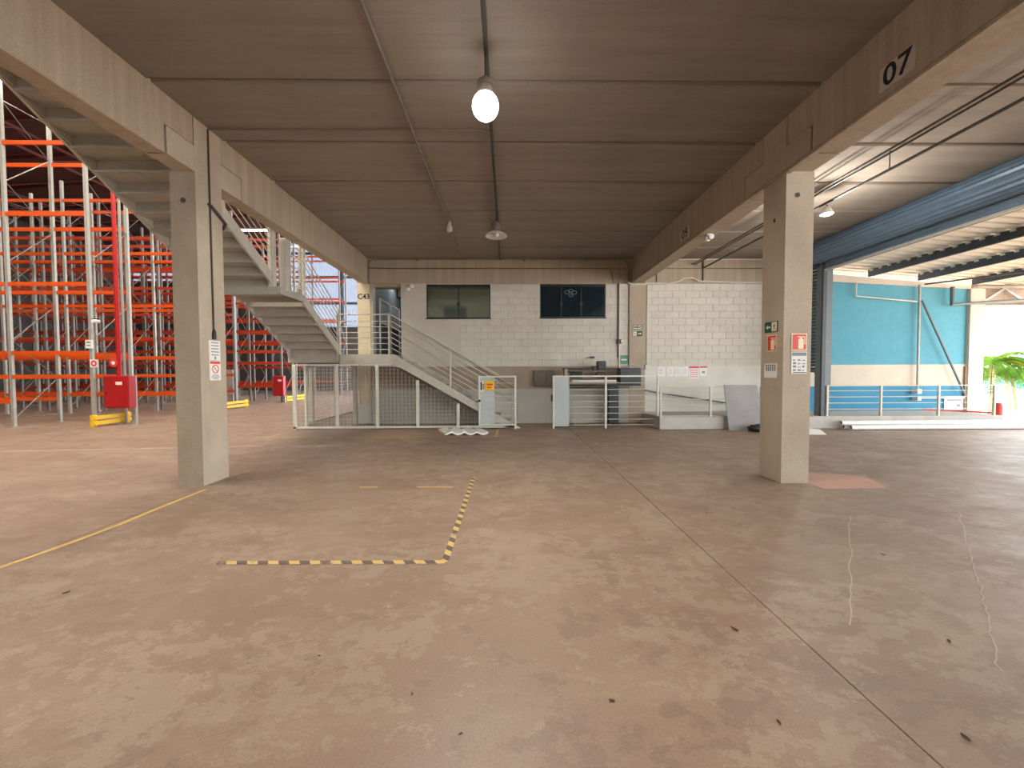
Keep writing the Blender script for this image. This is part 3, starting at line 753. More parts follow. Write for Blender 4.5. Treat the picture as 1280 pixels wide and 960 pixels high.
# return side running back beside the hall
sd = thing('side_fence', (-5.62, 12.7, 0), 'dark railed wire mesh fence running back from the enclosure corner', 'fence')
XS = -5.66
for y in (10.85, 12.7, 14.5): obj('post', MB().box(XS - .03, XS + .03, y - .03, y + .03, 0, 1.72), M_fence if y < 11 else M_greyd, sd)
obj('bottom_rail', MB().box(XS - .025, XS + .025, 10.88, 14.5, .04, .10), M_greyd, sd); obj('top_rail', MB().box(XS - .025, XS + .025, 10.88, 14.5, 1.66, 1.71), M_greyd, sd)
mb = MB(); y = 10.95
while y < 14.45: mb.box(XS - .003, XS + .003, y - .003, y + .003, .1, 1.66); y += .1
z = .2
while z < 1.66: mb.box(XS - .0035, XS + .0035, 10.88, 14.5, z - .003, z + .003); z += .1
obj('wire_panel', mb, M_wire, sd, kind='stuff')
# ---- stair gate with the yellow sign
g = thing('stair_gate', (-.26, YF, 0), 'pale railed gate with yellow notice at the foot of the stair', 'gate')
YG = 10.06
GX0, GX1 = -.735, .205
fr = [('post', MB().box(GX0 - .022, GX0 + .022, YG - .022, YG + .022, .10, 1.40)), ('post', MB().box(GX1 - .025, GX1 + .025, YG - .025, YG + .025, 0, 1.40)), ('top_rail', MB().box(GX0, GX1, YG - .02, YG + .02, 1.36, 1.40)), ('bottom_rail', MB().box(GX0, GX1, YG - .02, YG + .02, .10, .14))]
for n_, m_ in fr: obj(n_, m_, M_fence, g, bevel=.003)
for z in (1.21, 1.05, .87, .70, .54, .36, .20): obj('rail', MB().tube([(GX0, YG, z), (GX1, YG, z)], .009, 6), M_rail, g)
obj('sheet_panel', MB().box(GX0 + .03, -.34, YG + .012, YG + .016, .13, 1.36), M_sheet, g)
obj('stop_post', MB().box(.09, .11, YG + .03, YG + .05, .12, 1.05), M_greyd, g)
sg = obj('notice', MB().box(-.585, -.35, YG - .03, YG - .024, 1.02, 1.27), M_yellow, g)
obj('print', MB().box(-.545, -.385, YG - .033, YG - .0302, 1.15, 1.20).box(-.54, -.42, YG - .033, YG - .0302, 1.08, 1.12), M_orange, sg)
sg = obj('notice', MB().box(-.72, -.61, YG - .03, YG - .024, 1.0, 1.26), M_paper, g)
obj('print', MB().box(-.705, -.665, YG - .033, YG - .0302, 1.03, 1.24).box(-.645, -.62, YG - .033, YG - .0302, 1.05, 1.2), M_navy, sg)
obj('lock', MB().box(GX0 - .03, GX0 + .03, YG - .035, YG - .022, .72, .78), M_black, g)

# ---- second railing with sheet metal panel
g = thing('low_railing', (2.6, YF, 0), 'pale tube railing with a blue grey sheet panel in front of the plotter', 'railing')
for x in (1.218, 2.60, 3.985): obj('post', MB().box(x - .025, x + .025, YF - .025, YF + .025, 0, 1.40), M_fence, g, bevel=.004)
obj('top_rail', MB().box(1.218, 3.985, YF - .02, YF + .02, 1.36, 1.40), M_fence, g)
for z in (1.20, 1.03, .87, .71, .56, .40, .24, .09): obj('rail', MB().tube([(1.64, YF, z), (3.985, YF, z)], .009, 6), M_rail, g)
obj('sheet_panel', MB().box(1.25, 1.63, YF - .01, YF + .01, .06, 1.36), M_sheet, g)
obj('lock', MB().box(1.15, 1.19, YF - .03, YF + .01, .72, .90), M_black, g)

# ---- railing on the raised walkway, indoors and outdoors
def walk_rail(label, x0, x1, posts, hs, y):
    g = thing('walkway_railing', ((x0 + x1) / 2, y, .32), label, 'railing')
    for z in hs: obj('rail', MB().tube([(x0, y, z), (x1, y, z)], .018 if z == hs[0] else .010, 6), M_rail, g)
    for x in posts: obj('post', MB().box(x - .022, x + .022, y - .022, y + .022, .32, hs[0]), M_rail, g)
    return g
walk_rail('pale tube railing on the raised kerb behind the leaning board', 3.95, 7.2, [3.98, 5.28, 6.6], [1.10, .93, .78, .63, .48, .34], 9.93)
walk_rail('pale tube railing on the raised kerb in front of the blue wall', 8.32, 12.80, [8.34, 9.76, 11.29, 12.77], [1.11, .98, .82, .66, .50], 9.93)

# ================================================================== SHUTTERS + POST
sh = thing('roller_shutter', (8.1, 5, 4.3), 'slate blue roller shutter rolled up over the wide side opening', 'roller shutter')
n = 40; R = .27; mb = MB(); prof = []
for k in range(n):
    a = 2 * math.pi * k / n; r = R + (.010 if k % 2 else -.006); prof.append((8.0 + r * math.cos(a), 4.53 + r * math.sin(a)))
mb.prism(prof, 'y', -2.4, 10.05); obj('drum', mb, M_shutter, sh)
obj('end_bracket', MB().box(7.78, 8.3, 10.06, 10.10, 4.2, 4.8), M_shutterd, sh)
for i in range(3): obj('slat', MB().box(8.19, 8.215, -2.4, 9.93, 4.13 + .075 * i, 4.20 + .075 * i), M_shutter, sh, bevel=.008)
obj('bottom_bar', MB().box(8.17, 8.235, -2.4, 9.93, 4.085, 4.125), M_greyd, sh)
obj('guide_rail', MB().box(8.16, 8.25, 9.90, 9.96, 0, 4.36), M_shutterd, sh)
obj('hanger_strap', MB().box(7.98, 8.02, 9.7, 9.74, 4.7, 4.99), M_greyd, sh)
struct('door_post', MB().box(8.18, 8.46, 9.965, 10.16, .32, 4.36), M_post, bevel=.006)
s2 = thing('roller_shutter', (8.3, 10.7, 1.5), 'dark narrow ribbed shutter half lowered beside the grey door post', 'roller shutter')
k = 0; z = 1.52
while z < 4.3:
    obj('slat', MB().box(8.30 + (.0 if k % 2 else .012), 8.33, 10.17, 11.25, z + .004, z + .086), M_shutterd, s2, bevel=.008); z += .09; k += 1
obj('bottom_bar', MB().box(8.285, 8.345, 10.17, 11.25, 1.46, 1.52), M_shutterd, s2)

# ================================================================== CANOPY OUTSIDE
cn = thing('canopy', (11, 6, 4.3), 'cream corrugated canopy on dark purlins outside the opening', 'canopy')
def cz(x): return 4.60 - (x - 8.5) * .075
y = -9.56; sheets = 0  # unseen near stretch is extended to keep the sun off the floor
while y < 11.25:
    W = 1.04; pts = []
    for k in range(4):
        a = y + k * .26; pts += [(a, 0), (a + .15, 0), (a + .165, .10), (a + .245, .10)]
    pts.append((y + W, 0)); m_ = len(pts)
    vs = [(8.5, p[0], cz(8.5) + p[1]) for p in pts] + [(16.2, p[0], cz(16.2) + p[1]) for p in pts]
    obj('roof_sheet', MB().add(vs, [(j, j + 1, j + 1 + m_, j + m_) for j in range(m_ - 1)]), M_canopy, cn); y += W; sheets += 1
for x in (9.1, 10.58, 12.06, 13.67, 15.3):
    z = cz(x) - .005
    pr = MB().box(x - .03, x + .03, -9.5, 11.22, z - .20, z)
    obj('purlin', pr, M_purlin, cn)
    clips = MB(); yy = 3.0  # white boxes painted in for dots of daylight at the sheet gaps
    while yy < 11.2: clips.box(x - .05, x - .031, yy, yy + .09, z - .045, z - .008); yy += .26
    obj('daylight_dots', clips, M_paper, cn, kind='stuff')
tr = thing('roof_truss', (17, 11.5, 3.4), 'pale lattice roof truss beyond the blue wall column', 'truss')
obj('bottom_chord', MB().box(14.05, 26, 11.4, 11.5, 3.35, 3.45), M_upright, tr); obj('top_chord', MB().box(14.05, 26, 11.4, 11.5, 3.95, 4.02), M_upright, tr)
x = 14.1; k = 0
while x < 25:
    obj('web_bar', MB().bar((x, 11.45, 3.45 if k % 2 == 0 else 3.95), (x + .8, 11.45, 3.95 if k % 2 == 0 else 3.45), .06, .06), M_upright, tr); x += .8; k += 1
for i in range(12): obj('backing_sheet', MB().box(14.05 + i, 15.03 + i, 11.56, 11.58, 3.42, 4.1), M_brownband, tr)
# pipes on the blue wall
def pipe(name, pts, r, m, label, cat='pipe', n=8): return tag(obj(name, MB().tube(pts, r, n), m), label, cat)
pipe('rain_pipe', [(12.05, 11.18, 4.0), (12.07, 11.18, .98)], .03, M_upright, 'pale upright pipe running down the middle of the blue wall')
pipe('rain_pipe', [(12.10, 11.15, 3.55), (13.45, 11.15, .8)], .028, M_post, 'dark slanting pipe crossing the blue wall')
pipe('rain_pipe', [(10.19, 11.2, 4.08), (10.19, 11.2, 3.68), (12.0, 11.2, 3.52)], .022, M_pvcw, 'pale bent pipe at the top corner of the blue wall')
pipe('gas_line', [(12.1, 11.1, 4.0), (13.2, 9.9, 4.02), (14.9, 8.0, 4.1), (16, 6.8, 4.1)], .022, M_cable, 'thin black line slung under the canopy purlins')
pipe('rain_pipe', [(12.95, 11.12, 3.93), (12.95, 11.12, 3.42), (14.4, 11.05, 3.5), (15.6, 11.0, 3.56), (15.6, 11.0, 4.1)], .05, M_post, 'dark U shaped drain pipe beside the column of the blue wall')
pipe('tap_pipe', [(12.1, 11.2, .69), (13.5, 11.2, .69)], .02, M_pvcw, 'thin horizontal pipe low on the deep blue band')
t = thing('junction_box', (12.05, 11.2, .85), 'two small pale junction boxes under the upright wall pipe', 'junction box')
obj('upper_box', MB().box(11.99, 12.13, 11.1, 11.28, .82, .96), M_pvcw, t, bevel=.01); obj('lower_box', MB().box(12.0, 12.12, 11.1, 11.28, .62, .74), M_pvcw, t, bevel=.01)
t = thing('wall_notice', (13.3, 11.27, .5), 'white notice low on the wall behind the outdoor railing', 'sign')
obj('notice_board', MB().box(12.98, 13.58, 11.26, 11.275, .33, .74), M_paper, t); obj('print', MB().box(13.05, 13.5, 11.255, 11.2595, .6, .64).box(13.35, 13.45, 11.255, 11.2595, .42, .5), M_ink, t)
pipe('wall_conduit', [(13.57, 11.24, .35), (13.57, 11.24, 1.62)], .02, M_brownband, 'thin brown conduit on the edge of the column outside')

# white pvc pipes lying along the kerb
for k, (y, z, x0) in enumerate(((9.76, .062, 8.62), (9.63, .062, 8.70), (9.695, .172, 8.50))):
    o = obj('pvc_pipe', MB().lathe([(.06, 0), (.06, 5.2), (.052, 5.2), (.052, 0), (.06, 0)], (x0, y, z), 16, 'x'), M_pvc, smooth=False)
    tag(o, ['long white pipe on the floor against the outdoor kerb', 'long white pipe on the floor, front one of the three', 'long white pipe resting on top of two others'][k], 'pipe', 'white pipes along the kerb')
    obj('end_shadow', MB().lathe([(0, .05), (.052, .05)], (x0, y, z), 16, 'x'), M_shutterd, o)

# wheeled extinguisher outside
t = thing('wheeled_extinguisher', (8.66, 10.55, .32), 'tall red cylinder with black hose behind the fire sign column', 'extinguisher')
obj('cylinder', MB().lathe([(0, .03), (.10, .03), (.12, .08), (.12, .92), (.09, 1.02), (.03, 1.08), (0, 1.08)], (8.66, 10.55, .32), 18), M_signred, t, smooth=True)
obj('hose', MB().tube([(8.66 + .16 * math.cos(a), 10.55, 1.48 + .17 * math.sin(a)) for a in [i * .5 for i in range(-2, 8)]], .014, 6), M_black, t)
obj('wheel', MB().lathe([(0, -.02), (.1, -.02), (.1, .02), (0, .02)], (8.66, 10.42, .42), 14, 'y'), M_black, t)
obj('label_band', MB().lathe([(.1215, .5), (.1215, .75)], (8.66, 10.55, .32), 18), M_paper, t)

# palms and bollard
def palm(x, y, h, n, seed, label, spread=1.0):
    rnd = random.Random(seed); t = thing('palm_plant', (x, y, 0), label, 'palm')
    for s in range(3):
        bx, by = x + rnd.uniform(-.25, .25), y + rnd.uniform(-.2, .2)
        tx, ty = bx + rnd.uniform(-.25, .25), by + rnd.uniform(-.2, .2); th = h * rnd.uniform(.75, 1.0)
        obj('stem', MB().tube([(bx, by, 0), ((bx + tx) / 2, (by + ty) / 2, th * .5), (tx, ty, th)], .055, 7), M_stem, t)
        for k in range(n):
            az = 2 * math.pi * (k + rnd.random() * .5) / n; L = rnd.uniform(.9, 1.35) * spread; lift = rnd.uniform(.25, 1.0)
            d = Vector((math.cos(az), math.sin(az), 0)); side = Vector((-d.y, d.x, 0)); mb = MB(); prev = None; P = []
            for i in range(13):
                u = i / 12; P.append(Vector((tx, ty, th)) + d * L * u * (.55 + .45 * (1 - lift * .4)) + Vector((0, 0, 1)) * (lift * L * u - .95 * L * u * u))
            mb.tube(P, .009, 4)
            for i in range(1, 13):
                u = i / 12; ll = .42 * spread * math.sin(math.pi * (.12 + .83 * u)) + .05; fw = (P[i] - P[i - 1]).normalized()
                for sg_ in (-1, 1):
                    for j in (0, .5):
                        b0 = P[i - 1].lerp(P[i], j); tip = b0 + side * sg_ * ll * .8 + fw * ll * .55 + Vector((0, 0, -ll * .35)); md = b0.lerp(tip, .45) + fw * .0 + Vector((0, 0, .03))
                        wv = fw * .022
                        mb.add([b0, md + wv, tip, md - wv], [(0, 1, 2, 3)])
            obj('frond', mb, M_leafy if rnd.random() < .3 else M_leaf, t)
palm(16.7, 12.9, 2.0, 9, 3, 'yellow green palm beside the column at the end of the blue wall', 1.15)
palm(19.6, 14.4, 1.7, 8, 8, 'bushier green palm at the edge of the yard, behind the first', 1.1)
t = thing('red_bollard', (13.15, 10.2, 0), 'small red bollard at the end of the outdoor railing', 'bollard')
obj('bollard_body', MB().lathe([(0, 0), (.07, 0), (.07, .55), (.05, .62), (0, .62)], (13.25, 10.2, .0), 14), M_signred, t); obj('base_plate', MB().lathe([(0, .0), (.11, .0), (.11, .02), (0, .02)], (13.25, 10.2, .0), 14), M_signred, t)
pipe('red_hose', [(12.2, 11.1, .36), (12.7, 10.9, .35), (13.2, 10.3, .345), (13.3, 10.25, .34)], .02, M_signred, 'red hose lying behind the outdoor railing')

# ================================================================== LAMPS AND CONDUITS UNDER THE SLAB
def pendant(x, y, z, lit, label, e=0):
    t = thing('pendant_lamp', (x, y, z), label, 'lamp', 'pendant lamps on the bay conduit')
    if not lit: obj('shade', MB().lathe([(.085, .085), (.12, .07), (.205, .012), (.215, -.005), (.20, .0), (.11, .055)], (x, y, z), 24), M_lampw, t, smooth=True)
    obj('gear_housing', MB().lathe([(0, .27), (.05, .27), (.06, .25), (.085, .235), (.085, .19), (.075, .185), (.085, .18), (.085, .10), (0, .10)], (x, y, z), 16), M_galv, t)
    obj('cord', MB().tube([(x, y, z + .27), (x, y, 4.74)], .008, 6), M_cable, t)
    if lit:
        obj('bulb', MB().lathe([(0, -.135)] + [(.135 * math.sin(q * math.pi / 12), -.135 * math.cos(q * math.pi / 12)) for q in range(1, 10)] + [(.07, .11)], (x, y, z), 20), M_lampon, t, smooth=True)
        l = bpy.data.lights.new('bulb_light', 'AREA'); l.shape = 'DISK'; l.size = .3; l.energy = e; l.color = (1, .93, .82)
        o = bpy.data.objects.new('bulb_light', l); COL.objects.link(o); o.parent = t; o.location = (0, 0, -.15)
    else:
        obj('bulb', MB().lathe([(0, -.01), (.05, -.005), (.07, .04), (.05, .08)], (x, y, z), 14), M_paper, t, smooth=True)
pendant(-.213, 4.0, 4.20, True, 'brightly lit pendant lamp hanging under the ceiling slabs', LAMP_BAY)
pendant(-.21, 7.65, 4.17, False, 'unlit pendant lamp with a round metal shade, deeper in the bay')
pendant(-.21, .3, 4.2, True, 'added unseen pendant lamp overhead, nearer than the bright one', LAMP_BAY * .4)  # unseen lamp added to light the foreground floor
pendant(-.21, -4.2, 4.2, True, 'added unseen pendant lamp at the rear of the bay', LAMP_BAY * .2)  # another unseen lamp, added as fill from the rear
pipe('ceiling_conduit', [(-.205, -11, 4.76), (-.205, 11.26, 4.76)], .022, M_cable, 'dark conduit under the ceiling carrying the pendant lamps', 'conduit')
pipe('ceiling_conduit', [(-1.275, -11, 4.765), (-1.275, 11.2, 4.765)], .018, M_galv, 'thin brown conduit under the ceiling passing a small bulb holder', 'conduit')
pipe('ceiling_conduit', [(-4.02, 5.33, 4.775), (-.22, 5.33, 4.775)], .010, M_galv, 'thin conduit crossing the ceiling from the stair column to the lamp line', 'conduit')
t = thing('bulb_holder', (-1.24, 8.7, 4.6), 'small pale bulb holder hanging at the end of a ceiling conduit', 'lamp')
obj('socket', MB().lathe([(0, .09), (.035, .09), (.04, 0), (0, 0)], (-1.26, 8.55, 4.70), 12), M_pvcw, t); obj('bulb', MB().lathe([(.05, 0), (.065, -.02), (.065, -.10), (.045, -.12), (0, -.12)], (-1.26, 8.55, 4.70), 14), M_pvcw, t, smooth=True)
pipe('beam_conduit', [(-4.0, 11.26, 4.06), (-4.0, 11.26, 4.70), (-3.85, 11.26, 4.765), (3.4, 11.26, 4.765), (3.55, 11.26, 4.60), (3.55, 11.26, 4.15)], .02, M_galv, 'brown conduit bent around the top of the rear beam', 'conduit')
pipe('beam_conduit', [(-4.0, 11.245, 4.52), (-3.2, 11.265, 4.50), (3.0, 11.265, 4.50), (3.08, 11.265, 4.2), (3.1, 11.265, 4.06)], .010, M_cable, 'thin dark cable along the joint of the rear beam', 'cable')
for k, x in enumerate((-2.6, .5, 2.3)):
    t = thing('conduit_clip', (x, 11.27, 4.76), ['conduit clip on the rear beam above the paler office window', 'conduit clip on the rear beam between the two office windows', 'conduit clip on the rear beam above the dark office window'][k], 'clip', 'clips on the rear beam')
    obj('clip', MB().box(x - .03, x + .03, 11.25, 11.30, 4.72, 4.80), M_galv, t)
t = thing('emergency_light', (-2.78, 11.28, 4.0), 'twin headed white emergency light beside the paler office window', 'lamp')
obj('base', MB().box(-2.86, -2.70, 11.24, 11.3, 3.98, 4.03), M_pvcw, t)
for dx in (-.05, .04): obj('lamp_head', MB().lathe([(0, 0), (.045, 0), (.055, -.08), (0, -.085)], (-2.78 + dx, 11.24, 3.94 + dx), 12, 'y'), M_paper, t)
# column cable on the stair column
pipe('column_cable', [(-4.02, 5.33, 4.77), (-4.015, 5.335, 1.97 + .1)], .011, M_cable, 'black cable running down the side of the stair column', 'cable')
t = thing('cable_plug', (-4.01, 5.335, 1.98), 'black plug at the end of the stair column cable', 'plug'); obj('plug_body', MB().lathe([(0, .14), (.012, .14), (.022, .09), (.026, 0), (0, 0)], (-4.01, 5.335, 1.96), 10), M_black, t)
pipe('cable_tail', [(-4.008, 5.30, 3.78), (-4.006, 5.42, 3.72), (-4.005, 5.60, 3.62), (-4.1, 5.68, 3.58), (-4.2, 5.72, 3.6)], .02, M_cable, 'short dark flex looping off the stair column', 'cable')
t = thing('emergency_light', (3.8, 7.1, 4.0), 'small white emergency light under the shutter bay beam near plate 09', 'lamp')
obj('base', MB().box(3.78, 3.86, 7.3, 7.42, 4.06, 4.10), M_pvcw, t)
for dy in (-.06, .06): obj('lamp_head', MB().lathe([(0, 0), (.04, 0), (.05, -.08), (0, -.085)], (3.82, 7.36 + dy, 4.02), 12, 'y'), M_paper, t)
pipe('wall_conduit', [(5.72, 11.265, 4.72), (5.72, 11.265, 4.12)], .016, M_cable, 'dark upright conduit on the rear beam of the shutter bay', 'conduit')
pipe('wall_conduit', [(4.36, 11.265, 4.36), (4.36, 11.265, 4.10)], .012, M_cable, 'short dark conduit on the rear beam near the white hose', 'conduit')
pipe('wall_conduit', [(5.0, 11.27, 4.765), (8.2, 11.27, 4.765)], .018, M_pvcw, 'white conduit along the top of the rear beam in the shutter bay', 'conduit')
t = thing('wall_socket', (3.64, 5.265, 3.52), 'small black outlet high on the shaded face of the near column', 'socket')
obj('socket_plate', MB().box(3.640, 3.65, 5.255, 5.28, 3.525, 3.575), M_black, t); obj('socket_face', MB().box(3.637, 3.64, 5.26, 5.275, 3.535, 3.565), M_cable, t)
# right bay conduits and spotlight
pipe('ceiling_conduit', [(5.42, -6, 4.63), (5.42, 11.28, 4.63)], .015, M_cable, 'upper one of the twin dark conduits in the shutter bay', 'conduit')
pipe('ceiling_conduit', [(5.50, -6, 4.62), (5.50, 11.28, 4.62)], .015, M_cable, 'lower one of the twin dark conduits in the shutter bay', 'conduit')
pipe('lamp_track', [(5.74, -6, 4.50), (5.74, 11.28, 4.52)], .022, M_cable, 'heavier dark lamp track in the shutter bay', 'conduit')
for y in (3.6, 5.8, 8.4):
    t = thing('track_hanger', (5.74, y, 4.52), {3.6: 'wire hanger of the lamp track nearest the shutter drum front', 5.8: 'wire hanger in the middle of the lamp track', 8.4: 'wire hanger of the lamp track beyond the column'}[y], 'hanger', 'wire hangers of the lamp track')
    obj('hanger_rod', MB().box(5.735, 5.745, y - .005, y + .005, 4.5, 4.80), M_cable, t)
def spot(x, y, z, label, e):
    t = thing('flood_lamp', (x, y, z), label, 'lamp', 'flood lamps on the lamp track')
    obj('bracket', MB().box(x - .01, x + .01, y - .01, y + .01, z + .06, 4.48), M_cable, t)
    obj('lamp_head', MB().lathe([(0, .10), (.05, .10), (.09, 0), (.10, -.03), (.095, -.03), (0, .02)], (x, y, z), 16), M_lampw, t, smooth=True)
    obj('bulb', MB().lathe([(0, -.06), (.05, -.05), (.08, -.02), (.08, .0), (0, .01)], (x, y, z), 16), M_lampon, t, smooth=True)
    l = bpy.data.lights.new('spot_light', 'POINT'); l.energy = e; l.shadow_soft_size = .08; l.color = (1, .95, .86)
    o = bpy.data.objects.new('spot_light', l); COL.objects.link(o); o.parent = t; o.location = (0, 0, -.17)
spot(5.74, 6.93, 4.34, 'lit flood lamp on the track behind the fire sign column', LAMP_SIDE)
spot(5.74, 1.5, 4.34, 'added unseen flood lamp on the near stretch of the lamp track', LAMP_SIDE)  # out of view, added to lift the interior light
spot(5.74, -3.5, 4.34, 'added unseen flood lamp at the rear of the lamp track', LAMP_SIDE)  # likewise an added lamp out of view
pipe('wall_hose', [(3.5, 11.2, 4.09), (3.62, 11.2, 4.03), (4.0, 11.2, 4.03), (4.1, 11.24, 4.07), (4.7, 11.24, 4.06), (4.98, 11.22, 4.12), (5.12, 11.21, 4.20), (5.4, 11.21, 4.21), (5.6, 11.22, 4.12), (6.6, 11.24, 4.09), (8.2, 11.24, 4.07)], .022, M_pvcw, 'white hose looping along the wall head of the shutter bay', 'hose')
pipe('wall_conduit', [(3.28, 11.26, 4.08), (3.28, 11.26, 1.60)], .022, M_pvcw, 'white conduit on the wall beside the rear column', 'conduit')
pipe('wall_conduit', [(3.24, 11.27, 4.08), (3.24, 11.27, 1.9)], .012, M_cable, 'thin dark cable beside the white wall conduit', 'cable')
pipe('wall_conduit', [(4.09, 11.25, 4.03), (4.09, 11.25, 1.58)], .022, M_pvcw, 'white conduit on the corner of the rear column', 'conduit')
t = thing('conduit_box', (3.29, 11.25, 2.38), 'small black switch on the white conduit', 'switch'); obj('switch_box', MB().box(3.20, 3.34, 11.19, 11.29, 2.32, 2.44), M_black, t, bevel=.01); obj('cover', MB().box(3.31, 3.35, 11.18, 11.2, 2.35, 2.42), M_paper, t)
t = thing('conduit_box', (4.07, 11.2, 1.62), 'small white box at the foot of the rear column conduit', 'box'); obj('box_body', MB().box(4.02, 4.12, 11.2, 11.3, 1.56, 1.70), M_pvcw, t, bevel=.008)
t = thing('green_sign', (3.45, 11.28, 1.85), 'square green safety sign beside the rear column', 'sign'); obj('sign_plate', MB().box(3.31, 3.55, 11.28, 11.29, 1.72, 1.98), paint('mid_green', (.10, .27, .17), .5), t); obj('print', MB().box(3.35, 3.51, 11.276, 11.28, 1.83, 1.87), M_paper, t)
t = thing('wall_hook', (2.5, 11.25, 1.92), 'short black wall bracket above the plotter', 'bracket'); obj('bracket_arm', MB().box(2.30, 2.46, 11.26, 11.30, 1.905, 1.918), M_cable, t); obj('bracket_head', MB().box(2.44, 2.54, 11.2, 11.3, 1.89, 1.945), M_black, t)

# ---- electric panel on the brown band
t = thing('fuse_box', (1.06, 11.2, 1.1), 'brown grey double door electric panel on the brown wall band', 'electric panel')
m_ = paint('panel_brown', (.15, .125, .105), .5, var=.1)
obj('panel_body', MB().box(.77, 1.36, 11.15, 11.25, 1.09, 1.55), m_, t)
for (a, b_) in ((.78, 1.13), (1.15, 1.35)): obj('door', MB().box(a, b_, 11.135, 11.15, 1.105, 1.535), m_, t, bevel=.004)
obj('handle', MB().box(1.12, 1.135, 11.12, 11.135, 1.28, 1.36), M_black, t)

# ---- plotter machine behind the low railing
pl = thing('wide_format_plotter', (2.7, 10.85, 0), 'black wide format plotter on a stand behind the low railing', 'plotter')
def pb(n_, x0, x1, y0, y1, z0, z1, m, bv=.006): return obj(n_, MB().box(x0, x1, y0, y1, z0, z1), m, pl, bevel=bv)
pb('gantry_beam', 1.55, 3.75, 10.86, 10.94, 1.555, 1.60, M_black)
c_ = pb('carriage', 2.53, 2.76, 10.74, 11.0, 1.56, 1.80, M_black, .02)
obj('carriage_plate', MB().box(2.42, 2.53, 10.8, 10.95, 1.53, 1.66), M_black, c_)
pb('control_head', 3.14, 3.74, 10.70, 11.05, 1.14, 1.59, paint('anthracite', (.035, .036, .045), .45), .02)
pb('left_cheek', 1.60, 1.68, 10.75, 11.0, 1.12, 1.58, M_greyd)
pb('platen', 1.68, 3.14, 10.78, 11.02, 1.20, 1.225, M_greyd)
pb('paper_roll', 1.80, 3.05, 10.72, 10.78, 1.20, 1.27, M_paper, .02)
pb('front_bar', 1.66, 3.74, 10.72, 10.80, 1.10, 1.145, M_black)
pb('lower_bar', 1.66, 3.0, 10.74, 10.8, 1.04, 1.07, M_cable)
for (a, b_) in ((1.78, 2.12), (2.52, 2.82)): pb('print_unit', a, b_, 10.86, 10.98, 1.32, 1.48, M_black, .02)
pb('print_cable', 1.65, 2.15, 10.88, 10.92, 1.48, 1.53, M_cable)
pb('stand_leg', 2.86, 3.14, 10.80, 11.0, .04, 1.10, M_black, .01); pb('stand_leg', 1.70, 1.80, 10.80, 11.0, .04, 1.10, M_greyd, .01)
pb('foot', 2.82, 3.18, 10.66, 11.1, 0, .04, M_black); pb('foot', 1.66, 1.84, 10.66, 11.1, 0, .04, M_black)
obj('hose_arc', MB().tube([(3.20 + .6 * u, 10.72, 1.60 + .09 * math.sin(math.pi * u)) for u in [i / 10 for i in range(11)]], .02, 6), M_greyd, pl)
rh = tag(obj('ramp_handrail', MB().tube([(4.0, 11.15, .96), (4.3, 11.15, .90), (6.5, 11.15, .56)], .02, 8), M_post), 'dark sloping handrail on the wall behind the walkway railing', 'handrail')
for (x, z) in ((4.4, .885), (5.4, .73), (6.3, .59)): obj('bracket', MB().box(x - .015, x + .015, 11.15, 11.275, z - .035, z - .005), M_post, rh)

# ================================================================== SIGNS
def notice_on_wall(x0, x1, z0, z1, label, kind):
    y = 11.262; t = thing('wall_notice', ((x0 + x1) / 2, y, z0), label, 'notice', 'paper notices on the bay wall')
    obj('sheet', MB().box(x0, x1, y - .003, y + .006, z0, z1), M_paper, t)
    pr = MB(); h = z1 - z0; w = x1 - x0
    if kind == 'text':
        for k in range(4): pr.box(x0 + w * .18, x1 - w * .25, y - .005, y - .0031, z1 - h * (.25 + .16 * k), z1 - h * (.22 + .16 * k))
        obj('print', pr, M_ink, t)
    else:
        obj('header', MB().box(x0, x1, y - .005, y - .0031, z1 - h * .16, z1), M_signred, t)
        if kind == 'grid':
            for i in range(4):
                for j in range(4): pr.box(x0 + w * (.15 + .2 * i), x0 + w * (.27 + .2 * i), y - .005, y - .0031, z0 + h * (.12 + .17 * j), z0 + h * (.20 + .17 * j))
            obj('print', pr, M_inkred, t)
        else:
            pr.box(x0 + w * .3, x1 - w * .3, y - .005, y - .0031, z0 + h * .3, z0 + h * .5); obj('print', pr, M_ink, t)
for (a, b_, c, d, lab, k) in ((4.40, 4.63, 1.36, 1.63, 'white notice sheet nearest the rear column', 'text'), (4.70, 4.88, 1.36, 1.63, 'second white notice sheet from the rear column', 'text'), (4.91, 5.10, 1.36, 1.63, 'third white notice sheet from the rear column', 'text'), (5.12, 5.31, 1.36, 1.63, 'white notice sheet just left of the red headed grid poster', 'text'), (5.34, 5.63, 1.29, 1.65, 'large white poster with a red header and grid of marks', 'grid'), (5.66, 5.87, 1.36, 1.65, 'small white poster with red header beside the grid poster', 'red')):
    notice_on_wall(a, b_, c, d, lab, k)

RX = Matrix.Rotation(math.pi / 2, 4, 'X')                       # text facing -Y
def face_px(x, y, z): return Matrix.Translation((x, y, z)) @ Matrix.Rotation(math.pi / 2, 4, 'Z') @ RX      # facing +X
def face_mx(x, y, z): return Matrix.Translation((x, y, z)) @ Matrix.Rotation(-math.pi / 2, 4, 'Z') @ RX     # facing -X
def face_my(x, y, z): return Matrix.Translation((x, y, z)) @ RX
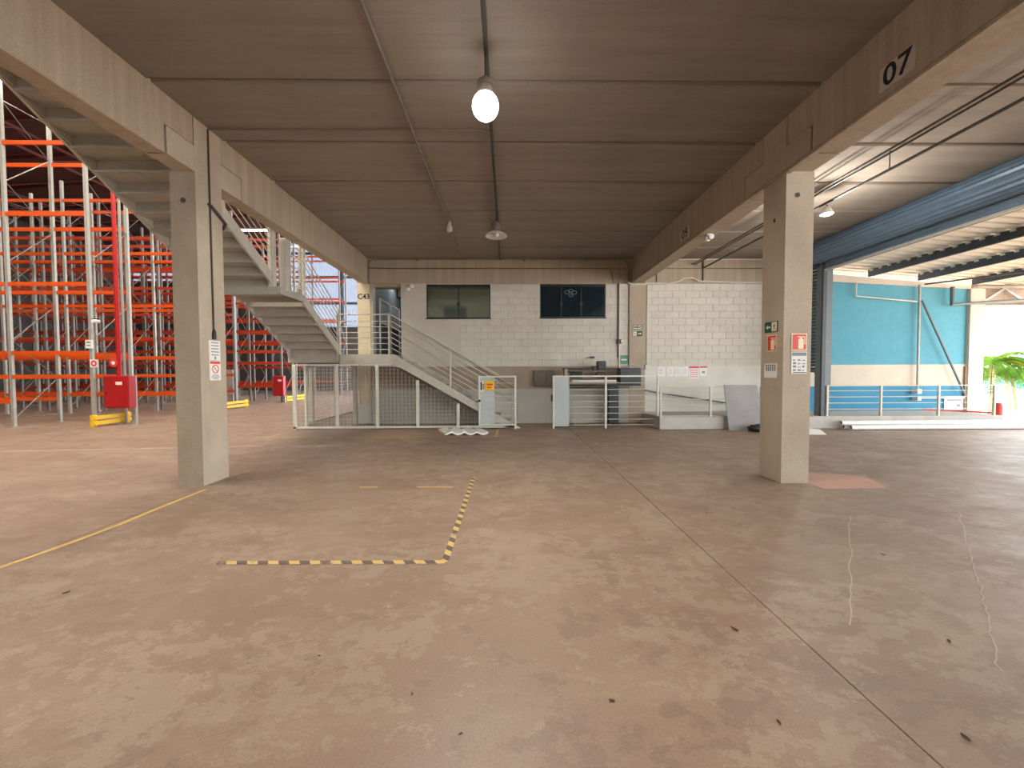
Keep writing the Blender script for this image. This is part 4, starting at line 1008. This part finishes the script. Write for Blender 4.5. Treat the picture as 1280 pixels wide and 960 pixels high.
# bay numbers painted on plates on the beam
for (txt, y0, y1, z0, z1, lab) in (('07', 3.46, 3.79, 4.19, 4.42, 'beige number plate reading 07 on the near part of the shutter bay beam'), ('09', 7.72, 8.10, 4.19, 4.43, 'beige number plate reading 09 on the far part of the shutter bay beam')):
    t = thing('number_sign', (3.64, (y0 + y1) / 2, z0), lab, 'sign', 'bay number plates on the beam')
    obj('number_plate', MB().box(3.632, 3.639, y0, y1, z0, z1), M_plate, t)
    lettering(txt, M_navy, t, .27, face_mx(3.630, (y0 + y1) / 2, (z0 + z1) / 2))
t = thing('number_sign', (-4.17, 11.3, 3.68), 'dark stencilled C43 on the cream column by the landing', 'sign')
lettering('C43', M_navy, t, .21, face_my(-4.17, 11.306, 3.70), extrude=.003)

# wall signs on the rear column
t = thing('exit_sign', (3.8, 11.235, 2.7), 'narrow cream sign reading SAIDA on the rear column', 'sign'); obj('sign_plate', MB().box(3.66, 3.94, 11.225, 11.238, 2.73, 2.86), M_cream, t)
obj('border', MB().box(3.66, 3.94, 11.222, 11.225, 2.73, 2.745).box(3.66, 3.94, 11.222, 11.225, 2.845, 2.86).box(3.66, 3.675, 11.222, 11.225, 2.745, 2.845).box(3.925, 3.94, 11.222, 11.225, 2.745, 2.845), M_green, t)
lettering('SAÍDA', M_green, t, .08, face_my(3.8, 11.224, 2.795))
def man(mb, P):
    """running figure pictogram: P maps (u, v) in -1..1 to a point; returns polygons"""
    for poly in ([(-.1, .95), (.15, .95), (.2, .65), (-.1, .62)], [(-.15, .55), (.25, .55), (.2, -.05), (-.2, -.1)], [(-.15, .5), (-.65, .2), (-.6, .05), (-.1, .3)], [(.2, .5), (.6, .25), (.55, .1), (.2, .3)], [(-.2, -.1), (.05, -.05), (-.35, -.95), (-.6, -.9)], [(.0, -.05), (.2, -.05), (.55, -.45), (.35, -.55)], [(.35, -.45), (.55, -.45), (.65, -.95), (.5, -.95)]):
        mb.add([P(*p) for p in poly], [tuple(range(len(poly)))])
def arrow(mb, P, s=1):
    mb.add([P(*p) for p in ((s * .9, 0), (s * .1, .7), (s * .1, .25), (-s * .9, .25), (-s * .9, -.25), (s * .1, -.25), (s * .1, -.7))], [tuple(range(7))])
t = thing('exit_sign', (3.8, 11.235, 2.5), 'dark green exit arrow sign on the rear column', 'sign'); obj('sign_plate', MB().box(3.66, 3.94, 11.225, 11.238, 2.53, 2.68), M_green, t)
mb = MB().box(3.67, 3.775, 11.222, 11.225, 2.54, 2.67); obj('man_field', mb, M_cream, t); mb = MB(); man(mb, lambda u, v: (3.722 + .04 * u, 11.2215, 2.605 + .055 * v)); obj('running_man', mb, M_green, t)
mb = MB(); arrow(mb, lambda u, v: (3.865 + .06 * u, 11.222, 2.605 + .05 * v)); obj('arrow', mb, M_cream, t)

# signs on the near column (face toward the bay, x = 3.65)
CX = 3.646
t = thing('exit_sign', (CX, 5.29, 2.03), 'dark green exit sign with an arrow high on the near column', 'sign'); obj('sign_plate', MB().box(CX - .006, CX + .004, 5.165, 5.42, 2.035, 2.18), M_green, t)
obj('man_field', MB().box(CX - .008, CX - .006, 5.175, 5.275, 2.045, 2.17), M_cream, t); mb = MB(); man(mb, lambda u, v: (CX - .0085, 5.225 - .04 * u, 2.107 + .055 * v)); obj('running_man', mb, M_green, t)
mb = MB(); arrow(mb, lambda u, v: (CX - .0085, 5.345 - .05 * u, 2.107 + .045 * v), -1); obj('arrow', mb, M_cream, t)
def ext_sign(M, w, h, label, loc):
    """red extinguisher sign: M maps (u right, v up, d out) in metres to a point"""
    t = thing('extinguisher_sign', loc, label, 'sign', 'fire extinguisher signs on the near column')
    def bx(u0, u1, v0, v1, d0, d1): return MB().add([M(u, v, d) for d in (d0, d1) for (u, v) in ((u0, v0), (u1, v0), (u1, v1), (u0, v1))], [(3, 2, 1, 0), (4, 5, 6, 7), (0, 1, 5, 4), (1, 2, 6, 5), (2, 3, 7, 6), (3, 0, 4, 7)])
    obj('sign_plate', bx(-w / 2, w / 2, -h / 2, h / 2, 0, .006), M_cream, t)
    obj('red_field', bx(-w / 2 + .012, w / 2 - .012, -h / 2 + .012, h / 2 - .012, .006, .008), M_signred, t)
    obj('extinguisher_body', bx(-.015, .055, -h * .40, h * .18, .008, .010), M_cream, t)
    obj('extinguisher_neck', bx(.005, .035, h * .18, h * .26, .008, .010), M_cream, t)
    obj('extinguisher_hose', bx(-.02, .075, h * .27, h * .32, .008, .010), M_cream, t); obj('extinguisher_hose', bx(.066, .076, -h * .15, h * .27, .008, .010), M_cream, t)
ext_sign(lambda u, v, d: (CX - d, 5.27 - u, 1.885 + v), .19, .225, 'red fire extinguisher sign on the shaded bay face of the near column', (CX, 5.27, 1.78))
ext_sign(lambda u, v, d: (3.855 + u, 5.056 - d, 1.883 + v), .205, .225, 'red fire extinguisher sign on the bright front face of the near column', (3.855, 5.05, 1.77))
t = thing('paper_notice', (CX, 5.29, 1.4), 'grey white paper notice low on the shaded face of the near column', 'notice'); obj('sheet', MB().box(CX - .004, CX + .003, 5.165, 5.42, 1.405, 1.605), M_paper, t)
pr = MB()
for k in range(5): pr.box(CX - .006, CX - .0042, 5.19 + .042 * k, 5.215 + .042 * k, 1.50, 1.57)
pr.box(CX - .006, CX - .0042, 5.18, 5.40, 1.575, 1.59); obj('print', pr, M_ink, t)
t = thing('instruction_sign', (3.86, 5.05, 1.46), 'white instruction sign with small drawings on the near column front', 'sign'); obj('sign_plate', MB().box(3.755, 3.962, 5.05, 5.057, 1.465, 1.755), M_paper, t)
obj('header', MB().box(3.765, 3.952, 5.047, 5.05, 1.70, 1.745), M_ink, t)
pr = MB(); rnd = random.Random(5)
for i in range(3):
    for j in range(4): x = 3.775 + .062 * i; z = 1.50 + .045 * j; pr.box(x, x + rnd.uniform(.025, .045), 5.0475, 5.05, z, z + rnd.uniform(.008, .03))
obj('print', pr, M_ink, t); obj('footer', MB().box(3.77, 3.95, 5.0475, 5.05, 1.475, 1.485), M_green, t)
# signs on the stair column (side face x = -4.03)
SX = -4.028
t = thing('paper_notice', (SX, 5.35, 1.66), 'white text notice on the stair column, arrow at its foot', 'notice'); obj('sheet', MB().box(SX - .003, SX + .004, 5.255, 5.455, 1.675, 1.945), M_paper, t)
pr = MB()
for k in range(5): pr.box(SX + .004, SX + .006, 5.29 - .0 * k, 5.42 + .01 * (k % 2), 1.91 - .042 * k, 1.922 - .042 * k)
pr.box(SX + .004, SX + .006, 5.345, 5.37, 1.685, 1.73); obj('print', pr, M_ink, t)
t = thing('paper_notice', (SX, 5.35, 1.39), 'white prohibition notice with a red header and circle on the stair column', 'notice'); obj('sheet', MB().box(SX - .003, SX + .004, 5.255, 5.455, 1.40, 1.67), M_paper, t)
obj('header', MB().box(SX + .004, SX + .006, 5.265, 5.445, 1.625, 1.66), M_signred, t)
mb = MB().tube([(SX + .005, 5.355 + .055 * math.cos(a * math.pi / 9), 1.555 + .055 * math.sin(a * math.pi / 9)) for a in range(19)], .006, 4); mb.tube([(SX + .005, 5.318, 1.595), (SX + .005, 5.393, 1.515)], .005, 4); obj('prohibition_ring', mb, M_signred, t)
obj('print', MB().box(SX + .004, SX + .006, 5.30, 5.41, 1.465, 1.475).box(SX + .004, SX + .006, 5.28, 5.43, 1.442, 1.452).box(SX + .004, SX + .006, 5.30, 5.41, 1.418, 1.428), M_ink, t)

# ================================================================== THINGS ON THE FLOOR
t = tag(obj('leaning_board', MB().add([(5.62, 9.66, .0), (6.55, 9.62, .0), (6.44, 9.86, 1.145), (5.59, 9.86, 1.15), (5.62, 9.685, .0), (6.55, 9.645, .0), (6.44, 9.885, 1.145), (5.59, 9.885, 1.15)], [(0, 1, 2, 3), (7, 6, 5, 4), (0, 4, 5, 1), (1, 5, 6, 2), (2, 6, 7, 3), (3, 7, 4, 0)]), M_board), 'grey stained board leaning against the kerb railing', 'board')
mb = MB(); bm = bmesh.new(); bmesh.ops.create_icosphere(bm, subdivisions=3, radius=1)
rnd = random.Random(2)
vs = []
for v in bm.verts: k = 1 + .12 * math.sin(v.co.x * 7 + v.co.z * 9) + rnd.uniform(-.04, .04); vs.append((6.28 + v.co.x * .34 * k, 9.42 + v.co.y * .16 * k, max(.0, .09 + v.co.z * .10 * k)))
mb.add(vs, [[v.index for v in f.verts] for f in bm.faces]); bm.free()
tag(obj('plastic_bag', mb, M_black, smooth=True), 'crumpled black plastic bag at the foot of the leaning board', 'bag')
# white foam packing piece
mb = MB(); prof = []
for k in range(33):
    u = k / 32; prof.append((u * 1.02, .05 + .055 * max(0, 1 - abs((u * 3.4) % 1 - .5) * 2.6)))
vs = []; nn = len(prof); ya, yb = 9.10, 9.86
for (yy, sx) in ((ya, .12), (yb, -.18)):
    for (u, z) in prof: vs.append((-1.60 + u + sx, yy, z))
    for (u, z) in prof: vs.append((-1.60 + u + sx, yy, max(.0, z - .045)))
fs = []
for i in range(nn - 1):
    fs += [(i, i + 1, 2 * nn + i + 1, 2 * nn + i), (nn + i, 3 * nn + i, 3 * nn + i + 1, nn + i + 1), (i, nn + i, nn + i + 1, i + 1), (2 * nn + i, 2 * nn + i + 1, 3 * nn + i + 1, 3 * nn + i)]
fs += [(0, 2 * nn, 3 * nn, nn), (nn - 1, 2 * nn - 1, 4 * nn - 1, 3 * nn - 1)]
tag(obj('foam_piece', MB().add(vs, fs), M_foam), 'white ridged foam packing sheet on the floor before the enclosure', 'foam')
tag(obj('paper_sheet', MB().add([(7.1, 8.95, .004), (7.5, 8.93, .012), (7.86, 9.55, .03), (7.45, 9.78, .05), (7.1, 9.7, .03), (7.1, 8.95, .0), (7.5, 8.93, .0), (7.86, 9.55, .0), (7.45, 9.78, .0), (7.1, 9.7, .0)], [(0, 1, 2, 3, 4), (5, 9, 8, 7, 6), (0, 5, 6, 1), (1, 6, 7, 2), (2, 7, 8, 3), (3, 8, 9, 4), (4, 9, 5, 0)]), M_foam), 'flat white sheets on the floor behind the near column', 'sheet')
def strip(name, pts, w, m, label, cat='floor marking', z=.003):
    o = obj(name, ribbon(pts, w, z), m); return tag(o, label, cat)
strip('hazard_tape', [(-2.30, 3.02), (-.50, 3.0)], .055, M_tapex, 'black and yellow hazard tape lying across the foreground floor')
strip('hazard_tape', [(-.50, 3.0), (-.487, 5.44)], .055, M_tapey, 'black and yellow hazard tape running away from the tape corner', z=.0034)
strip('floor_line', [(-3.95, 2.5), (-3.93, 2.97), (-3.87, 3.4), (-3.85, 3.8), (-3.88, 4.3), (-3.89, 4.96)], .05, M_yline, 'long worn yellow line leading to the stair column')
strip('floor_line', [(-1.935, 5.01), (-1.70, 5.01)], .05, M_yline, 'short worn yellow dash beside the longer dash')
strip('floor_line', [(-1.19, 5.0), (-.72, 4.99)], .05, M_yline, 'longer worn yellow dash near the hazard tape end')
strip('floor_line', [(-5.6, 8.94), (.1, 8.92)], .05, M_yline, 'faded yellow line across the floor before the enclosure')
strip('floor_line', [(-5.6, 8.97), (-5.52, 9.77)], .05, M_yline, 'short faded yellow line joining the enclosure corner', z=.0026)
strip('floor_line', [(-.27, 8.96), (-.25, 9.95)], .06, M_yline, 'short faded yellow line below the stair gate', z=.0026)
M_pale = paint('pale_floor_strip', (.50, .42, .33), .6, var=.1, scale=4, chips=(.32, .22, .16))  # pale strip tone with darker flecks
strip('floor_line', [(-10.4, 7.45), (-8.2, 7.62), (-6.6, 7.75), (-5.0, 7.9)], .06, M_pale, 'pale strip on the hall floor beyond the stair column')
# dry leaves and crumbs
for k, (x, y, s, lab) in enumerate(((1.31, 2.17, .035, 'largest curled dry leaf on the foreground floor'), (-3.02, 2.62, .03, 'dry leaf on the floor near the long yellow line'), (.47, 1.70, .022, 'dry leaf in the middle of the near floor'), (1.15, 1.58, .022, 'dry leaf close to the saw cut joint'), (1.86, 1.50, .03, 'thin pale twig like leaf at the near edge'), (2.43, 2.05, .03, 'dry leaf beside the pale crack'), (-.45, 1.75, .015, 'dark crumb on the near floor'), (3.05, 3.05, .025, 'small dry leaf between the two cracks'), (2.1, 4.0, .02, 'tiny dry leaf before the near column'), (-1.0, 2.0, .014, 'dark crumb below the hazard tape'), (-.2, 1.55, .014, 'dark crumb at the near floor centre'))):
    rnd = random.Random(k); s *= .62; a = rnd.uniform(0, 6.28); d = Vector((math.cos(a), math.sin(a), 0)); sdv = Vector((-d.y, d.x, 0)); mb = MB(); rows = []
    c = Vector((x, y, .002))
    for i in range(6):
        u = i / 5; s_ = s; w_ = s * .5 * math.sin(math.pi * (.06 + .9 * u)); lift = s * .5 * (u - .5) ** 2 * 3
        rows.append((c + d * s * 2 * (u - .5) + sdv * w_ + Vector((0, 0, lift + w_ * .5)), c + d * s * 2 * (u - .5) + Vector((0, 0, lift * .6)), c + d * s * 2 * (u - .5) - sdv * w_ + Vector((0, 0, lift + w_ * .7))))
    vs = [v for r in rows for v in r]; fs = []
    for i in range(5):
        for j in range(2): fs.append((3 * i + j, 3 * i + j + 1, 3 * i + j + 4, 3 * i + j + 3))
    tag(obj('dry_leaf', MB().add(vs, fs), M_dry), lab, 'leaf', 'dry leaves on the floor')
